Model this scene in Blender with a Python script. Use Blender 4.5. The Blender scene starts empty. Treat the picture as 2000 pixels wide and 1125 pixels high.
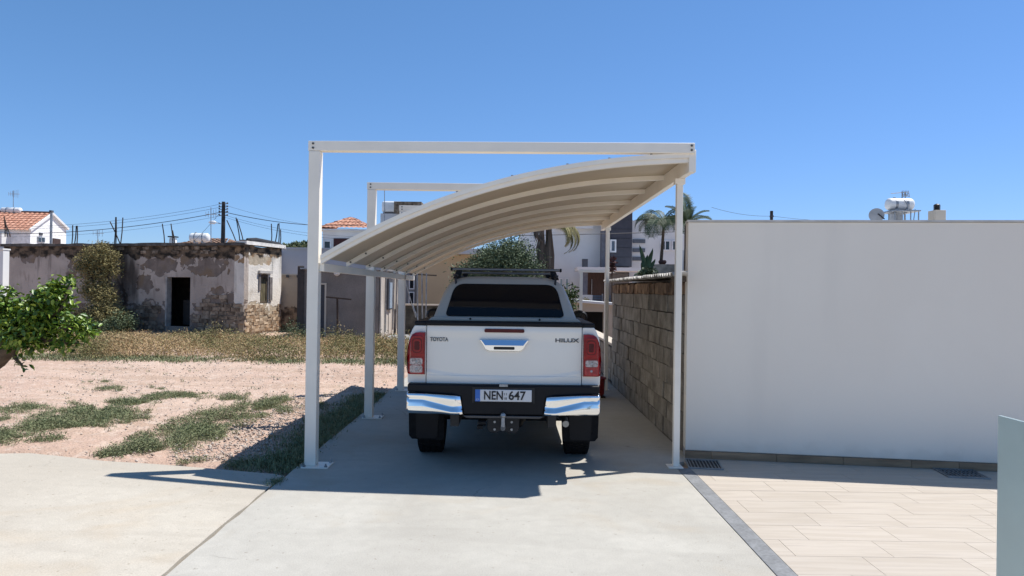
import bpy, bmesh, math, random
import numpy as np
from mathutils import Matrix, Vector
random.seed(7); rng = np.random.default_rng(11)
scn = bpy.context.scene
COL = scn.collection
R = math.radians

# ------------------------------------------------------------ camera
CAM_H, FPX, PITCH, ROLL = 1.75, 1400.0, R(0.18), R(0.8)
cd = bpy.data.cameras.new('camera'); cam = bpy.data.objects.new('camera', cd); COL.objects.link(cam)
cd.sensor_width = 36.0; cd.lens = FPX / 2000 * 36; cd.clip_start = 0.05; cd.clip_end = 3000
Fv = Vector((0, math.cos(PITCH), math.sin(PITCH))); U0 = Vector((0, -math.sin(PITCH), math.cos(PITCH))); R0 = Vector((1, 0, 0))
Rv = R0 * math.cos(ROLL) + U0 * math.sin(ROLL); Uv = U0 * math.cos(ROLL) - R0 * math.sin(ROLL)
cam.matrix_world = Matrix(((Rv.x, Uv.x, -Fv.x, 0), (Rv.y, Uv.y, -Fv.y, 0), (Rv.z, Uv.z, -Fv.z, CAM_H), (0, 0, 0, 1)))
scn.camera = cam
def P(px, py, Y):
    """world point at distance Y in front of the camera spot"""
    d = Fv + Rv * ((px - 1000) / FPX) + Uv * ((562.5 - py) / FPX)
    return Vector((0, 0, CAM_H)) + d * (Y / d.y)
def G(px, py, z=0.0):
    d = Fv + Rv * ((px - 1000) / FPX) + Uv * ((562.5 - py) / FPX)
    return Vector((0, 0, CAM_H)) + d * ((z - CAM_H) / d.z)

# ------------------------------------------------------------ sky, sun, exposure
SUN = Vector((0.50, 0.22, 1.0)).normalized()
w = bpy.data.worlds.new('World'); scn.world = w; w.use_nodes = True
nt = w.node_tree; bg = nt.nodes['Background']
sky = nt.nodes.new('ShaderNodeTexSky'); sky.sky_type = 'NISHITA'; sky.sun_disc = False
sky.sun_elevation = math.asin(SUN.z); sky.sun_rotation = math.atan2(SUN.x, SUN.y)
sky.altitude = 0; sky.air_density = 1.0; sky.dust_density = 0.0; sky.ozone_density = 3.0
sp_n = nt.nodes.new('ShaderNodeSeparateColor'); cb_n = nt.nodes.new('ShaderNodeCombineColor'); nt.links.new(sky.outputs[0], sp_n.inputs[0])
for i_, (g_, k_) in enumerate(((.85, .635), (.76, 1.03), (.92, 1.14))):      # colour response of the clear dry sky
    pw_n = nt.nodes.new('ShaderNodeMath'); pw_n.operation = 'POWER'; pw_n.inputs[1].default_value = g_; nt.links.new(sp_n.outputs[i_], pw_n.inputs[0])
    ml_n = nt.nodes.new('ShaderNodeMath'); ml_n.operation = 'MULTIPLY'; ml_n.inputs[1].default_value = k_; nt.links.new(pw_n.outputs[0], ml_n.inputs[0]); nt.links.new(ml_n.outputs[0], cb_n.inputs[i_])
nt.links.new(cb_n.outputs[0], bg.inputs[0]); bg.inputs[1].default_value = 0.108
sd = bpy.data.lights.new('sun', 'SUN'); so = bpy.data.objects.new('sun', sd); COL.objects.link(so)
sd.energy = 5.0; sd.angle = R(0.53); sd.color = (1.0, 0.965, 0.915)
so.rotation_euler = SUN.to_track_quat('Z', 'Y').to_euler()
scn.view_settings.view_transform = 'Standard'; scn.view_settings.look = 'None'
scn.view_settings.exposure = 0.38; scn.view_settings.gamma = 1.0; scn.view_settings.use_curve_mapping = False
scn.render.engine = 'CYCLES'
scn.render.resolution_x = 1024; scn.render.resolution_y = 576

# ------------------------------------------------------------ materials
def mat(name, col, rough=0.8, var=0.12, scale=6.0, bump=0.0, bscale=60.0, metal=0.0, spec=0.4, col2=None,
        stretch=(1, 1, 1), rnd=0.0, coat=0.0, island=None, trans=0.0, fine=0.0, detail=5.0, thresh=(0.35, 0.65), bdist=0.01, ifac=0.7):
    m = bpy.data.materials.new(name); m.use_nodes = True; n = m.node_tree.nodes; l = m.node_tree.links
    b = n['Principled BSDF']; b.inputs['Roughness'].default_value = rough; b.inputs['Metallic'].default_value = metal
    b.inputs['Specular IOR Level'].default_value = spec; b.inputs['Coat Weight'].default_value = coat
    b.inputs['Coat Roughness'].default_value = 0.04; b.inputs['Transmission Weight'].default_value = trans
    c1 = tuple(max(0, c * (1 - var)) for c in col) + (1,); c2 = (tuple(col2) if col2 else tuple(min(1, c * (1 + var)) for c in col)) + (1,)
    tc = n.new('ShaderNodeTexCoord'); mp = n.new('ShaderNodeMapping'); mp.inputs['Scale'].default_value = stretch
    l.new(tc.outputs['Object'], mp.inputs[0])
    vec = mp.outputs[0]
    oi = None
    if rnd:
        oi = n.new('ShaderNodeObjectInfo'); ad = n.new('ShaderNodeVectorMath'); ad.operation = 'MULTIPLY_ADD'
        l.new(oi.outputs['Random'], ad.inputs[0]); ad.inputs[1].default_value = (37, 53, 71); l.new(vec, ad.inputs[2]); vec = ad.outputs[0]
    nz = n.new('ShaderNodeTexNoise'); nz.inputs['Scale'].default_value = scale; nz.inputs['Detail'].default_value = detail
    l.new(vec, nz.inputs['Vector'])
    rp = n.new('ShaderNodeValToRGB'); rp.color_ramp.elements[0].position = thresh[0]; rp.color_ramp.elements[1].position = thresh[1]
    rp.color_ramp.elements[0].color = c1; rp.color_ramp.elements[1].color = c2
    l.new(nz.outputs['Fac'], rp.inputs[0]); out = rp.outputs[0]
    if island:
        ge = n.new('ShaderNodeNewGeometry'); r2 = n.new('ShaderNodeValToRGB'); el = r2.color_ramp.elements
        el[0].color = tuple(island[0]) + (1,); el[1].color = tuple(island[-1]) + (1,)
        for i, c in enumerate(island[1:-1]):
            e = el.new((i + 1) / (len(island) - 1)); e.color = tuple(c) + (1,)
        l.new(ge.outputs['Random Per Island'], r2.inputs[0])
        mx = n.new('ShaderNodeMixRGB'); mx.inputs[0].default_value = ifac; l.new(out, mx.inputs[1]); l.new(r2.outputs[0], mx.inputs[2]); out = mx.outputs[0]
    if rnd:
        mr = n.new('ShaderNodeMapRange'); mr.inputs[3].default_value = 1 - rnd; mr.inputs[4].default_value = 1 + rnd
        l.new(oi.outputs['Random'], mr.inputs[0]); hv = n.new('ShaderNodeHueSaturation'); l.new(mr.outputs[0], hv.inputs['Value'])
        l.new(out, hv.inputs['Color']); out = hv.outputs[0]
    if fine:
        n2 = n.new('ShaderNodeTexNoise'); n2.inputs['Scale'].default_value = bscale; n2.inputs['Detail'].default_value = 4; l.new(vec, n2.inputs['Vector'])
        mr = n.new('ShaderNodeMapRange'); mr.inputs[1].default_value = .3; mr.inputs[2].default_value = .7
        mr.inputs[3].default_value = 1 - fine; mr.inputs[4].default_value = 1 + fine
        l.new(n2.outputs['Fac'], mr.inputs[0]); hv = n.new('ShaderNodeHueSaturation'); l.new(mr.outputs[0], hv.inputs['Value'])
        l.new(out, hv.inputs['Color']); out = hv.outputs[0]
    l.new(out, b.inputs['Base Color'])
    if bump:
        nb = n.new('ShaderNodeTexNoise'); nb.inputs['Scale'].default_value = bscale; nb.inputs['Detail'].default_value = 6; l.new(vec, nb.inputs['Vector'])
        bp = n.new('ShaderNodeBump'); bp.inputs['Strength'].default_value = bump; bp.inputs['Distance'].default_value = bdist
        l.new(nb.outputs['Fac'], bp.inputs['Height']); l.new(bp.outputs[0], b.inputs['Normal'])
    return m

class NB:
    """small helper for layered node materials"""
    def __init__(s, m): s.m = m; s.n = m.node_tree.nodes; s.l = m.node_tree.links; s.b = s.n['Principled BSDF']; s.tc = s.n.new('ShaderNodeTexCoord')
    def noise(s, scale, detail=5, stretch=None, dist=0, off=(0, 0, 0)):
        mp = s.n.new('ShaderNodeMapping'); s.l.new(s.tc.outputs['Object'], mp.inputs[0]); mp.inputs['Location'].default_value = off
        if stretch: mp.inputs['Scale'].default_value = stretch
        z = s.n.new('ShaderNodeTexNoise'); z.inputs['Scale'].default_value = scale; z.inputs['Detail'].default_value = detail; z.inputs['Distortion'].default_value = dist
        s.l.new(mp.outputs[0], z.inputs['Vector']); return z.outputs['Fac']
    def ramp(s, f, a, b):
        r = s.n.new('ShaderNodeMapRange'); r.interpolation_type = 'SMOOTHSTEP'; r.inputs[1].default_value = a; r.inputs[2].default_value = b; s.l.new(f, r.inputs[0]); return r.outputs[0]
    def math(s, op, a, b=None):
        k = s.n.new('ShaderNodeMath'); k.operation = op
        for i, v in enumerate((a, b)):
            if v is None: continue
            if isinstance(v, (int, float)): k.inputs[i].default_value = v
            else: s.l.new(v, k.inputs[i])
        return k.outputs[0]
    def mix(s, f, a, b, mode='MIX'):
        k = s.n.new('ShaderNodeMixRGB'); k.blend_type = mode
        for i, v in enumerate((f, a, b)):
            if isinstance(v, (int, float)): k.inputs[i].default_value = v
            elif isinstance(v, tuple): k.inputs[i].default_value = v + (1,)
            else: s.l.new(v, k.inputs[i])
        return k.outputs[0]
    def ellipses(s, els, wob, amp):
        sp = s.n.new('ShaderNodeSeparateXYZ'); s.l.new(s.tc.outputs['Object'], sp.inputs[0]); cur = None
        for (cx, cz, rx, rz) in els:
            a = s.math('POWER', s.math('ABSOLUTE', s.math('DIVIDE', s.math('SUBTRACT', sp.outputs[0], cx), rx)), 2)
            b = s.math('POWER', s.math('ABSOLUTE', s.math('DIVIDE', s.math('SUBTRACT', sp.outputs[2], cz), rz)), 2)
            d = s.math('ADD', a, b); cur = d if cur is None else s.math('MINIMUM', cur, d)
        return s.math('ADD', cur, s.math('MULTIPLY', s.math('SUBTRACT', wob, 0.5), amp))
    def col(s, c): s.l.new(c, s.b.inputs['Base Color'])
    def bump(s, h, st, d=0.01):
        k = s.n.new('ShaderNodeBump'); k.inputs[0].default_value = st; k.inputs[1].default_value = d; s.l.new(h, k.inputs['Height']); s.l.new(k.outputs[0], s.b.inputs['Normal'])
def newmat(name, rough=.85, spec=.3):
    m = bpy.data.materials.new(name); m.use_nodes = True; b = NB(m); b.b.inputs['Roughness'].default_value = rough; b.b.inputs['Specular IOR Level'].default_value = spec; return m, b

def sr(r, g, b, k=1.0):
    f = lambda v: (v / 255 / 12.92 if v <= 10 else ((v / 255 + .055) / 1.055) ** 2.4)
    return (f(r) * k, f(g) * k, f(b) * k)

# ------------------------------------------------------------ mesh helpers
WM = {}
def tag(o, label=None, cat=None, group=None, kind=None):
    if label: o['label'] = label
    if cat: o['category'] = cat
    if group: o['group'] = group
    if kind: o['kind'] = kind
    return o
def thing(name, label, cat, loc=(0, 0, 0), rz=0.0, group=None):
    o = bpy.data.objects.new(name, None); COL.objects.link(o); o.location = loc; o.rotation_euler = (0, 0, rz); o.empty_display_size = .1
    WM[o.name] = Matrix.LocRotScale(Vector(loc), o.rotation_euler.to_quaternion(), None)
    return tag(o, label, cat, group)
class MB:
    def __init__(s): s.v = []; s.f = []
    def add(s, vs, fs):
        o = len(s.v); s.v += [tuple(x) for x in vs]; s.f += [tuple(i + o for i in f) for f in fs]; return s
    def box(s, x0, x1, y0, y1, z0, z1):
        return s.add([(x0, y0, z0), (x1, y0, z0), (x1, y1, z0), (x0, y1, z0), (x0, y0, z1), (x1, y0, z1), (x1, y1, z1), (x0, y1, z1)],
                     [(0, 3, 2, 1), (4, 5, 6, 7), (0, 1, 5, 4), (1, 2, 6, 5), (2, 3, 7, 6), (3, 0, 4, 7)])
    def beam(s, a, b, w, h, up=(0, 0, 1)):
        a = Vector(a); b = Vector(b); d = (b - a).normalized(); u = Vector(up); sd = d.cross(u).normalized(); u = sd.cross(d).normalized()
        vs = []
        for p in (a, b):
            for (i, j) in ((-1, -1), (1, -1), (1, 1), (-1, 1)): vs.append(p + sd * (i * w / 2) + u * (j * h / 2))
        return s.add(vs, [(0, 1, 2, 3), (7, 6, 5, 4), (0, 4, 5, 1), (1, 5, 6, 2), (2, 6, 7, 3), (3, 7, 4, 0)])
    def tube(s, pts, r, n=8, cap=True):
        pts = [Vector(p) for p in pts]; rs = r if isinstance(r, (list, tuple)) else [r] * len(pts); o = len(s.v)
        ref = None
        for i, p in enumerate(pts):
            d = (pts[min(i + 1, len(pts) - 1)] - pts[max(i - 1, 0)]).normalized()
            if ref is None: ref = Vector((0, 0, 1)) if abs(d.z) < .9 else Vector((1, 0, 0))
            a = d.cross(ref).normalized(); b = a.cross(d).normalized(); ref = b
            for k in range(n):
                t = 2 * math.pi * k / n; s.v.append(tuple(p + a * (math.cos(t) * rs[i]) + b * (math.sin(t) * rs[i])))
        for i in range(len(pts) - 1):
            for k in range(n):
                s.f.append((o + i * n + k, o + i * n + (k + 1) % n, o + (i + 1) * n + (k + 1) % n, o + (i + 1) * n + k))
        if cap:
            s.f.append(tuple(o + k for k in range(n))); s.f.append(tuple(o + (len(pts) - 1) * n + k for k in reversed(range(n))))
        return s
    def lathe(s, prof, c=(0, 0, 0), axis='z', n=20):
        """prof: list of (r, h)"""
        o = len(s.v); c = Vector(c)
        for (r, h) in prof:
            for k in range(n):
                t = 2 * math.pi * k / n; a, b = math.cos(t) * r, math.sin(t) * r
                v = {'z': (a, b, h), 'x': (h, a, b), 'y': (b, h, a)}[axis]; s.v.append(tuple(c + Vector(v)))
        for i in range(len(prof) - 1):
            for k in range(n): s.f.append((o + i * n + k, o + i * n + (k + 1) % n, o + (i + 1) * n + (k + 1) % n, o + (i + 1) * n + k))
        s.f.append(tuple(o + k for k in reversed(range(n)))); s.f.append(tuple(o + (len(prof) - 1) * n + k for k in range(n)))
        return s
    def prism(s, poly, y0, y1, axis='y'):
        """poly 2D, extruded along axis ('y': (x,z); 'z': (x,y); 'x': (y,z))"""
        m = {'y': lambda p, t: (p[0], t, p[1]), 'z': lambda p, t: (p[0], p[1], t), 'x': lambda p, t: (t, p[0], p[1])}[axis]
        n = len(poly); return s.add([m(p, y0) for p in poly] + [m(p, y1) for p in poly],
            [tuple(range(n)), tuple(range(2 * n - 1, n - 1, -1))] + [(i, (i + 1) % n, n + (i + 1) % n, n + i) for i in range(n)])
    def grid(s, pts):
        """pts[i][j] -> surface"""
        o = len(s.v); m = len(pts[0])
        for row in pts: s.v += [tuple(p) for p in row]
        for i in range(len(pts) - 1):
            for j in range(m - 1): s.f.append((o + i * m + j, o + i * m + j + 1, o + (i + 1) * m + j + 1, o + (i + 1) * m + j))
        return s
    def mesh(s, name, m, smooth=None, recalc=True):
        me = bpy.data.meshes.new(name); me.from_pydata(s.v, [], s.f)
        if recalc:
            bm = bmesh.new(); bm.from_mesh(me); bmesh.ops.recalc_face_normals(bm, faces=bm.faces); bm.to_mesh(me); bm.free()
        if m: me.materials.append(m)
        if smooth is not None:
            me.polygons.foreach_set('use_smooth', [True] * len(me.polygons)); me.set_sharp_from_angle(angle=R(smooth))
        return me
    def build(s, name, m, parent=None, world=True, smooth=35, bevel=0, segs=2, recalc=True):
        if parent is not None and world:
            inv = WM[parent.name].inverted(); s.v = [tuple(inv @ Vector(v)) for v in s.v]
        me = s.mesh(name, m, smooth, recalc); return link(name, me, parent, bevel, segs)
def link(name, me, parent=None, bevel=0, segs=2):
    o = bpy.data.objects.new(name, me); COL.objects.link(o)
    if parent is not None: o.parent = parent; WM[o.name] = WM[parent.name]
    else: WM[o.name] = Matrix.Identity(4)
    if bevel:
        b = o.modifiers.new('Bevel', 'BEVEL'); b.width = bevel; b.segments = segs; b.limit_method = 'ANGLE'; b.angle_limit = R(40)
    return o
def npmesh(name, V, F, m, parent=None, smooth=False):
    """V (n,3), F (k,4 or 3); world coordinates"""
    if parent is not None:
        inv = np.array(WM[parent.name].inverted()); V = V @ inv[:3, :3].T + inv[:3, 3]
    me = bpy.data.meshes.new(name); k = F.shape[1]
    me.vertices.add(len(V)); me.vertices.foreach_set('co', V.astype(np.float32).ravel())
    me.loops.add(F.size); me.loops.foreach_set('vertex_index', F.astype(np.int32).ravel())
    me.polygons.add(len(F)); me.polygons.foreach_set('loop_start', (np.arange(len(F)) * k).astype(np.int32))
    me.update(calc_edges=True); me.materials.append(m)
    if smooth: me.polygons.foreach_set('use_smooth', [True] * len(F))
    return link(name, me, parent)
def leaves_np(pts, size, flat=0.0, aspect=.45, up=0.0):
    """one diamond leaf (4 verts, 1 quad folded) at every point"""
    n = len(pts); d = rng.normal(size=(n, 3)); d[:, 2] = d[:, 2] * (1 - flat) + up; d /= np.linalg.norm(d, axis=1)[:, None]
    q = rng.normal(size=(n, 3)); s = np.cross(d, q); s /= np.linalg.norm(s, axis=1)[:, None]
    L = (size * rng.uniform(.6, 1.3, n))[:, None]; W = L * aspect
    V = np.empty((n, 4, 3)); V[:, 0] = pts; V[:, 1] = pts + d * L * .5 + s * W * .5; V[:, 2] = pts + d * L; V[:, 3] = pts + d * L * .5 - s * W * .5
    F = np.arange(4 * n).reshape(n, 4); return V.reshape(-1, 3), F
def blob_pts(blobs, n, shell=.55, clump=0.0, nclump=40):
    """points in a union of ellipsoids ((center),(radii))"""
    vol = np.array([b[1][0] * b[1][1] * b[1][2] for b in blobs]); pick = rng.choice(len(blobs), n, p=vol / vol.sum())
    C = np.array([tuple(b[0]) for b in blobs])[pick]; Rr = np.array([tuple(b[1]) for b in blobs])[pick]
    d = rng.normal(size=(n, 3)); d /= np.linalg.norm(d, axis=1)[:, None]; r = (shell + (1 - shell) * rng.uniform(size=n)) 
    wob = 1 + .13 * np.sin(d[:, 0] * 7 + pick * 3) * np.cos(d[:, 2] * 6 + pick) + .09 * np.sin(d[:, 1] * 13 + d[:, 2] * 11 + pick)
    p = C + d * (r * wob)[:, None] * Rr
    if clump:
        cc = p[rng.choice(n, nclump)]; near = cc[rng.choice(nclump, n)]
        k = rng.uniform(size=n) < clump; j = near + rng.normal(size=(n, 3)) * (Rr.mean() * .16); p[k] = j[k]
    return p

# ------------------------------------------------------------ common materials
M = {}
M['white_steel'] = mat('white_steel', (.86, .80, .70), rough=.42, var=.04, scale=3, bump=.04, bscale=90)
M['roof_sheet'] = mat('roof_sheet', (.47, .385, .275), rough=.5, var=.05, scale=2)
M['bolt'] = mat('bolt', (.12, .11, .10), rough=.5, metal=.4)
m, k = newmat('white_render', .9, .2); M['white_render'] = m
c = k.mix(k.ramp(k.noise(.7, 7, dist=.4), .3, .7), (.81, .75, .66), (.84, .785, .695)); c = k.mix(k.math('MULTIPLY', k.ramp(k.noise(2.2, 7, stretch=(1, 1, .12)), .55, .75), .10), c, (.55, .52, .47))
spw = k.n.new('ShaderNodeSeparateXYZ'); k.l.new(k.tc.outputs['Object'], spw.inputs[0])
spl = k.math('ADD', k.math('SUBTRACT', .22, spw.outputs[2]), k.math('MULTIPLY', k.math('SUBTRACT', k.noise(5, 8), .5), .35)); c = k.mix(k.math('MULTIPLY', k.ramp(spl, 0, .15), .18), c, (.45, .38, .30))
k.col(c); k.bump(k.math('ADD', k.noise(120, 5), k.math('MULTIPLY', k.noise(9, 6), 1.5)), .25, .004)
M['white_far'] = mat('white_far', (.68, .67, .65), rough=.9, var=.05, scale=1.2)
M['cream_far'] = mat('cream_far', (.50, .44, .36), rough=.9, var=.08, scale=1.2)
M['orange_far'] = mat('orange_far', (.52, .39, .24), rough=.9, var=.05, scale=.8)
M['grey_far'] = mat('grey_far', (.47, .47, .48), rough=.9, var=.05, scale=.8)
M['dark_grey'] = mat('dark_grey', (.055, .058, .07), rough=.6, var=.1)
M['glass_dark'] = mat('glass_dark', (.02, .024, .03), rough=.08, var=.1, spec=.6)
M['wood_brown'] = mat('wood_brown', (.05, .026, .018), rough=.6, var=.3, scale=5, stretch=(8, 8, .6))
M['black'] = mat('black', (.012, .012, .014), rough=.5)
M['pvc_white'] = mat('pvc_white', (.7, .7, .7), rough=.5)
M['tank_white'] = mat('tank_white', (.72, .72, .70), rough=.4, var=.08, scale=3)
M['galv'] = mat('galv', (.30, .31, .32), rough=.45, metal=.6, var=.2, scale=8)
M['rust'] = mat('rust', (.045, .03, .022), rough=.8, var=.3)
M['pole_wood'] = mat('pole_wood', (.035, .03, .028), rough=.85, var=.3)
M['wire'] = mat('wire', (.02, .02, .025), rough=.6)
M['red_tile'] = mat('red_tile', (.42, .16, .09), rough=.8, var=.25, scale=9, col2=(.58, .32, .22))
M['dark_roof'] = mat('dark_roof', (.06, .06, .07), rough=.8)
M['bark'] = mat('bark', (.09, .065, .045), rough=.95, var=.3, scale=14, bump=.6, bscale=30)
M['interior'] = mat('interior', (.05, .04, .035), rough=.95, var=.3)

# concrete of the driveway and of the apron
def concrete(name, a, b, seed):
    m, k = newmat(name, .9, .25)
    big = k.ramp(k.noise(.55, 6, off=(seed, 0, 0), dist=.6), .35, .68); c = k.mix(big, a, b)
    st = k.ramp(k.noise(1.6, 7, stretch=(.35, 1.6, 1), off=(3 + seed, 1, 0), dist=1.2), .50, .72); c = k.mix(k.math('MULTIPLY', st, .35), c, tuple(x * .86 for x in a))
    warm = k.ramp(k.noise(.8, 7, off=(9, seed, 0), dist=1.5), .52, .70); c = k.mix(k.math('MULTIPLY', warm, .45), c, (a[0] * 1.0, a[1] * .90, a[2] * .78))
    sp = k.ramp(k.noise(24, 3, off=(seed, 7, 0)), .66, .74); c = k.mix(k.math('MULTIPLY', sp, .55), c, (a[0] * .5, a[1] * .46, a[2] * .4))
    mid = k.ramp(k.noise(9, 8, off=(2, seed, 0), dist=.5), .32, .68); c = k.mix(k.math('MULTIPLY', mid, .22), c, tuple(x * .80 for x in a))
    vr = k.n.new('ShaderNodeTexVoronoi'); vr.feature = 'DISTANCE_TO_EDGE'; vr.inputs['Scale'].default_value = .33
    vm = k.n.new('ShaderNodeVectorMath'); vm.operation = 'ADD'; nn_ = k.n.new('ShaderNodeTexNoise'); nn_.inputs['Scale'].default_value = 1.3; nn_.inputs['Detail'].default_value = 6; k.l.new(k.tc.outputs['Object'], nn_.inputs['Vector']); k.l.new(nn_.outputs['Color'], vm.inputs[0]); k.l.new(k.tc.outputs['Object'], vm.inputs[1]); k.l.new(vm.outputs[0], vr.inputs['Vector'])
    cr = k.math('MULTIPLY', k.ramp(vr.outputs['Distance'], .0035, .001), k.ramp(k.noise(.7, 3, off=(seed, 3, 5)), .54, .60)); c = k.mix(k.math('MULTIPLY', cr, .5), c, tuple(x * .45 for x in a))
    fi = k.noise(110, 5); c = k.mix(.34, c, k.mix(fi, (.1, .1, .1), (.95, .95, .93)), 'OVERLAY')
    swirl = k.noise(3.0, 4, stretch=(1, .3, 1), dist=3.0)
    k.col(c); k.bump(k.math('ADD', fi, k.math('MULTIPLY', swirl, 1.2)), .22, .006); return m
M['concrete'] = concrete('driveway_concrete', (.37, .35, .31), (.44, .42, .375), 0)
M['concrete_warm'] = concrete('apron_concrete', (.41, .37, .31), (.465, .425, .36), 14)
M['concrete_grey'] = mat('concrete_grey', (.34, .34, .335), rough=.9, var=.16, scale=7, fine=.12, bscale=60, bump=.2)
# pale reddish dirt
m, k = newmat('field_dirt', .95, .15); M['dirt'] = m
c = k.mix(k.ramp(k.noise(.22, 6), .35, .65), (.45, .315, .245), (.49, .365, .285))
c = k.mix(k.math('MULTIPLY', k.ramp(k.noise(.9, 7, stretch=(.25, 1.6, 1), dist=.8), .46, .66), .6), c, (.36, .255, .185))
c = k.mix(k.math('MULTIPLY', k.ramp(k.noise(7, 7, off=(4, 2, 0)), .5, .66), .5), c, (.56, .46, .38))
c = k.mix(k.math('MULTIPLY', k.ramp(k.noise(38, 5), .56, .68), .25), c, (.22, .155, .11))
k.col(c); k.bump(k.math('ADD', k.noise(30, 6), k.noise(5, 5)), .9, .03)

def tile_mat():
    m, k = newmat('patio_tile', .5, .35); n = k.n; l = k.l
    oi = n.new('ShaderNodeObjectInfo'); va = n.new('ShaderNodeVectorMath'); va.operation = 'MULTIPLY_ADD'
    l.new(oi.outputs['Random'], va.inputs[0]); va.inputs[1].default_value = (31, 47, 5); l.new(k.tc.outputs['Object'], va.inputs[2])
    def nz(scale, st, dist):
        mp = n.new('ShaderNodeMapping'); mp.inputs['Scale'].default_value = st; l.new(va.outputs[0], mp.inputs[0])
        z = n.new('ShaderNodeTexNoise'); z.inputs['Scale'].default_value = scale; z.inputs['Detail'].default_value = 7; z.inputs['Distortion'].default_value = dist; l.new(mp.outputs[0], z.inputs[0]); return z.outputs[0]
    c = k.mix(k.ramp(nz(2.2, (.6, 7, 1), .8), .38, .62), (.425, .37, .305), (.465, .41, .345))
    c = k.mix(k.math('MULTIPLY', k.ramp(nz(4, (.4, 9, 1), 1.3), .56, .68), .65), c, (.37, .32, .275))
    mr = n.new('ShaderNodeMapRange'); mr.inputs[3].default_value = .97; mr.inputs[4].default_value = 1.03; l.new(oi.outputs['Random'], mr.inputs[0])
    h = n.new('ShaderNodeHueSaturation'); l.new(mr.outputs[0], h.inputs['Value']); l.new(c, h.inputs['Color']); k.col(h.outputs[0]); return m
M['tile'] = tile_mat()
M['skirt'] = mat('skirting_tile', (.27, .18, .11), rough=.5, var=.25, scale=3, stretch=(1, 1, 6), rnd=.12)

# ------------------------------------------------------------ ground, driveway, apron, patio
def nonuni(a, b, n, lo, hi):
    return np.concatenate([np.array(lo), np.linspace(a, b, n), np.array(hi)])
xs = nonuni(-18, -2.35, 330, [-900, -300, -100, -40, -25], [-2.0, 3, 10, 40, 150, 900]); ys = nonuni(5.5, 30, 300, [-40, -12, 4], [36, 50, 90, 200, 600, 2500])
XX, YY = np.meshgrid(xs, ys)
ZZ = -0.035 + .02 * np.sin(XX * .9 + 1) * np.cos(YY * .7) + .012 * np.sin(XX * 2.7 + YY * 1.9) + .008 * np.sin(XX * 6.1 - YY * 3.3) + rng.normal(size=XX.shape) * .006
for (cx, ww) in ((13.6, .35), (14.9, .35)):    # wheel ruts of the dirt track
    ZZ -= .03 * np.exp(-((YY - cx - .12 * (XX + 8)) / ww) ** 2)
fine_m = (XX < -2.35) & (XX > -18.1) & (YY > 5.4) & (YY < 30.1)
ZZ = np.where(fine_m, ZZ, -.04)
ZZ = ZZ - .10 * np.clip((7.0 - YY + .17 * np.clip(-2.1 - XX, 0, 4)) / .25, 0, 1)
V = np.stack([XX, YY, ZZ], -1).reshape(-1, 3); nx, ny = len(xs), len(ys)
ii = (np.arange(ny - 1)[:, None] * nx + np.arange(nx - 1)[None]).ravel(); F = np.stack([ii, ii + 1, ii + 1 + nx, ii + nx], 1)
g = npmesh('ground', V, F, M['dirt'], smooth=True); tag(g, kind='structure')

def wob_edge(x, y0, y1, n, amp=.012):
    return [(x + random.uniform(-amp, amp), y0 + (y1 - y0) * i / n) for i in range(n + 1)]
left_e = [(-2.07, -14)] + wob_edge(-2.07, .4, 14.3, 60, .008)
poly = left_e + [(1.9, 14.3), (1.9, 7.42), (1.665, 7.42), (1.665, -14)]
o = MB().prism(poly, -.14, 0, 'z').build('driveway', M['concrete'], smooth=None); tag(o, kind='structure')
# apron to the left, its far edge ragged
AS = .048
def apz(x): return -.004 + AS * max(0, -2.095 - x)
def GA(px, py):
    q = G(px, py)
    for _ in range(6): q = G(px, py, apz(q.x))
    return q
pe = [GA(540, 926), GA(480, 921), GA(400, 914), GA(300, 906), GA(200, 900), GA(110, 890), GA(60, 885), GA(0, 886)]
poly = [(-2.095, -14), (-2.095, .4)] + [(x - .028 , y) for x, y in wob_edge(-2.07, .8, 6.66, 26, .01)] + [(p.x + random.uniform(-.02, .02), p.y) for p in pe] + [(-7.5, 7.5), (-9, 7.4), (-9, -14)]
poly = [(p_[0], p_[1]) for p_ in poly]
b_ = MB().prism([(x, y) for x, y in poly], -.14, -.004, 'z'); b_.v = [(x, y, z if z < -.1 else apz(x)) for x, y, z in b_.v]; o = b_.build('apron', M['concrete_warm'], smooth=None); tag(o, kind='structure')
o = MB().box(-2.13, -2.04, .4, 6.7, -.06, -.035).build('expansion_joint', M['interior'], smooth=None); tag(o, kind='structure')
# metal drain channel cover strip between driveway and patio
o = MB().box(1.67, 1.80, -14, 7.14, -.08, .003).build('drain_strip', mat('drain_concrete', (.185, .19, .195), rough=.75, var=.14, scale=9, fine=.18, bscale=45), smooth=None, bevel=.003); tag(o, kind='structure')
# white boundary wall frame
WL = G(1338, 894); WR = G(1948, 921); wd = (WR - WL); wd.z = 0; wd.normalize(); wang = math.atan2(wd.y, wd.x)
# patio floor: bed + tiles
pf = MB().box(1.803, 9, -14, 8.0, -.10, -.0045).build('patio_floor', mat('grout', (.36, .31, .25), rough=.9), smooth=None); tag(pf, kind='structure')
TL, TW = .66, .315
def tilemesh(L, W):
    me = MB().box(0, L - .003, 0, W - .003, -.0040, 0.0).mesh('tile', M['tile'], None); return me
tm = tilemesh(TL, TW); cnt = 0; y = 7.32; row = 0
def wall_y(x): return WL.y + (x - WL.x) * wd.y / wd.x
def tile_at(x0, y0, L, W):
    if L < .05: return
    me = tm if abs(L - TL) < .01 and abs(W - TW) < .01 else tilemesh(L, W)
    o = link('tile', me, pf); o.location = (x0, y0, random.uniform(-.0003, .0003))
while y > 3.3:
    off = -(row % 3) * TL / 3 - .1; x = 1.805 + off
    while x < 6.2:
        x0 = max(x, 1.805); L = x + TL - x0
        if y < wall_y(x0) + .1: tile_at(x0, y, L, TW)
        x += TL
    y -= TW; row += 1
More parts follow.
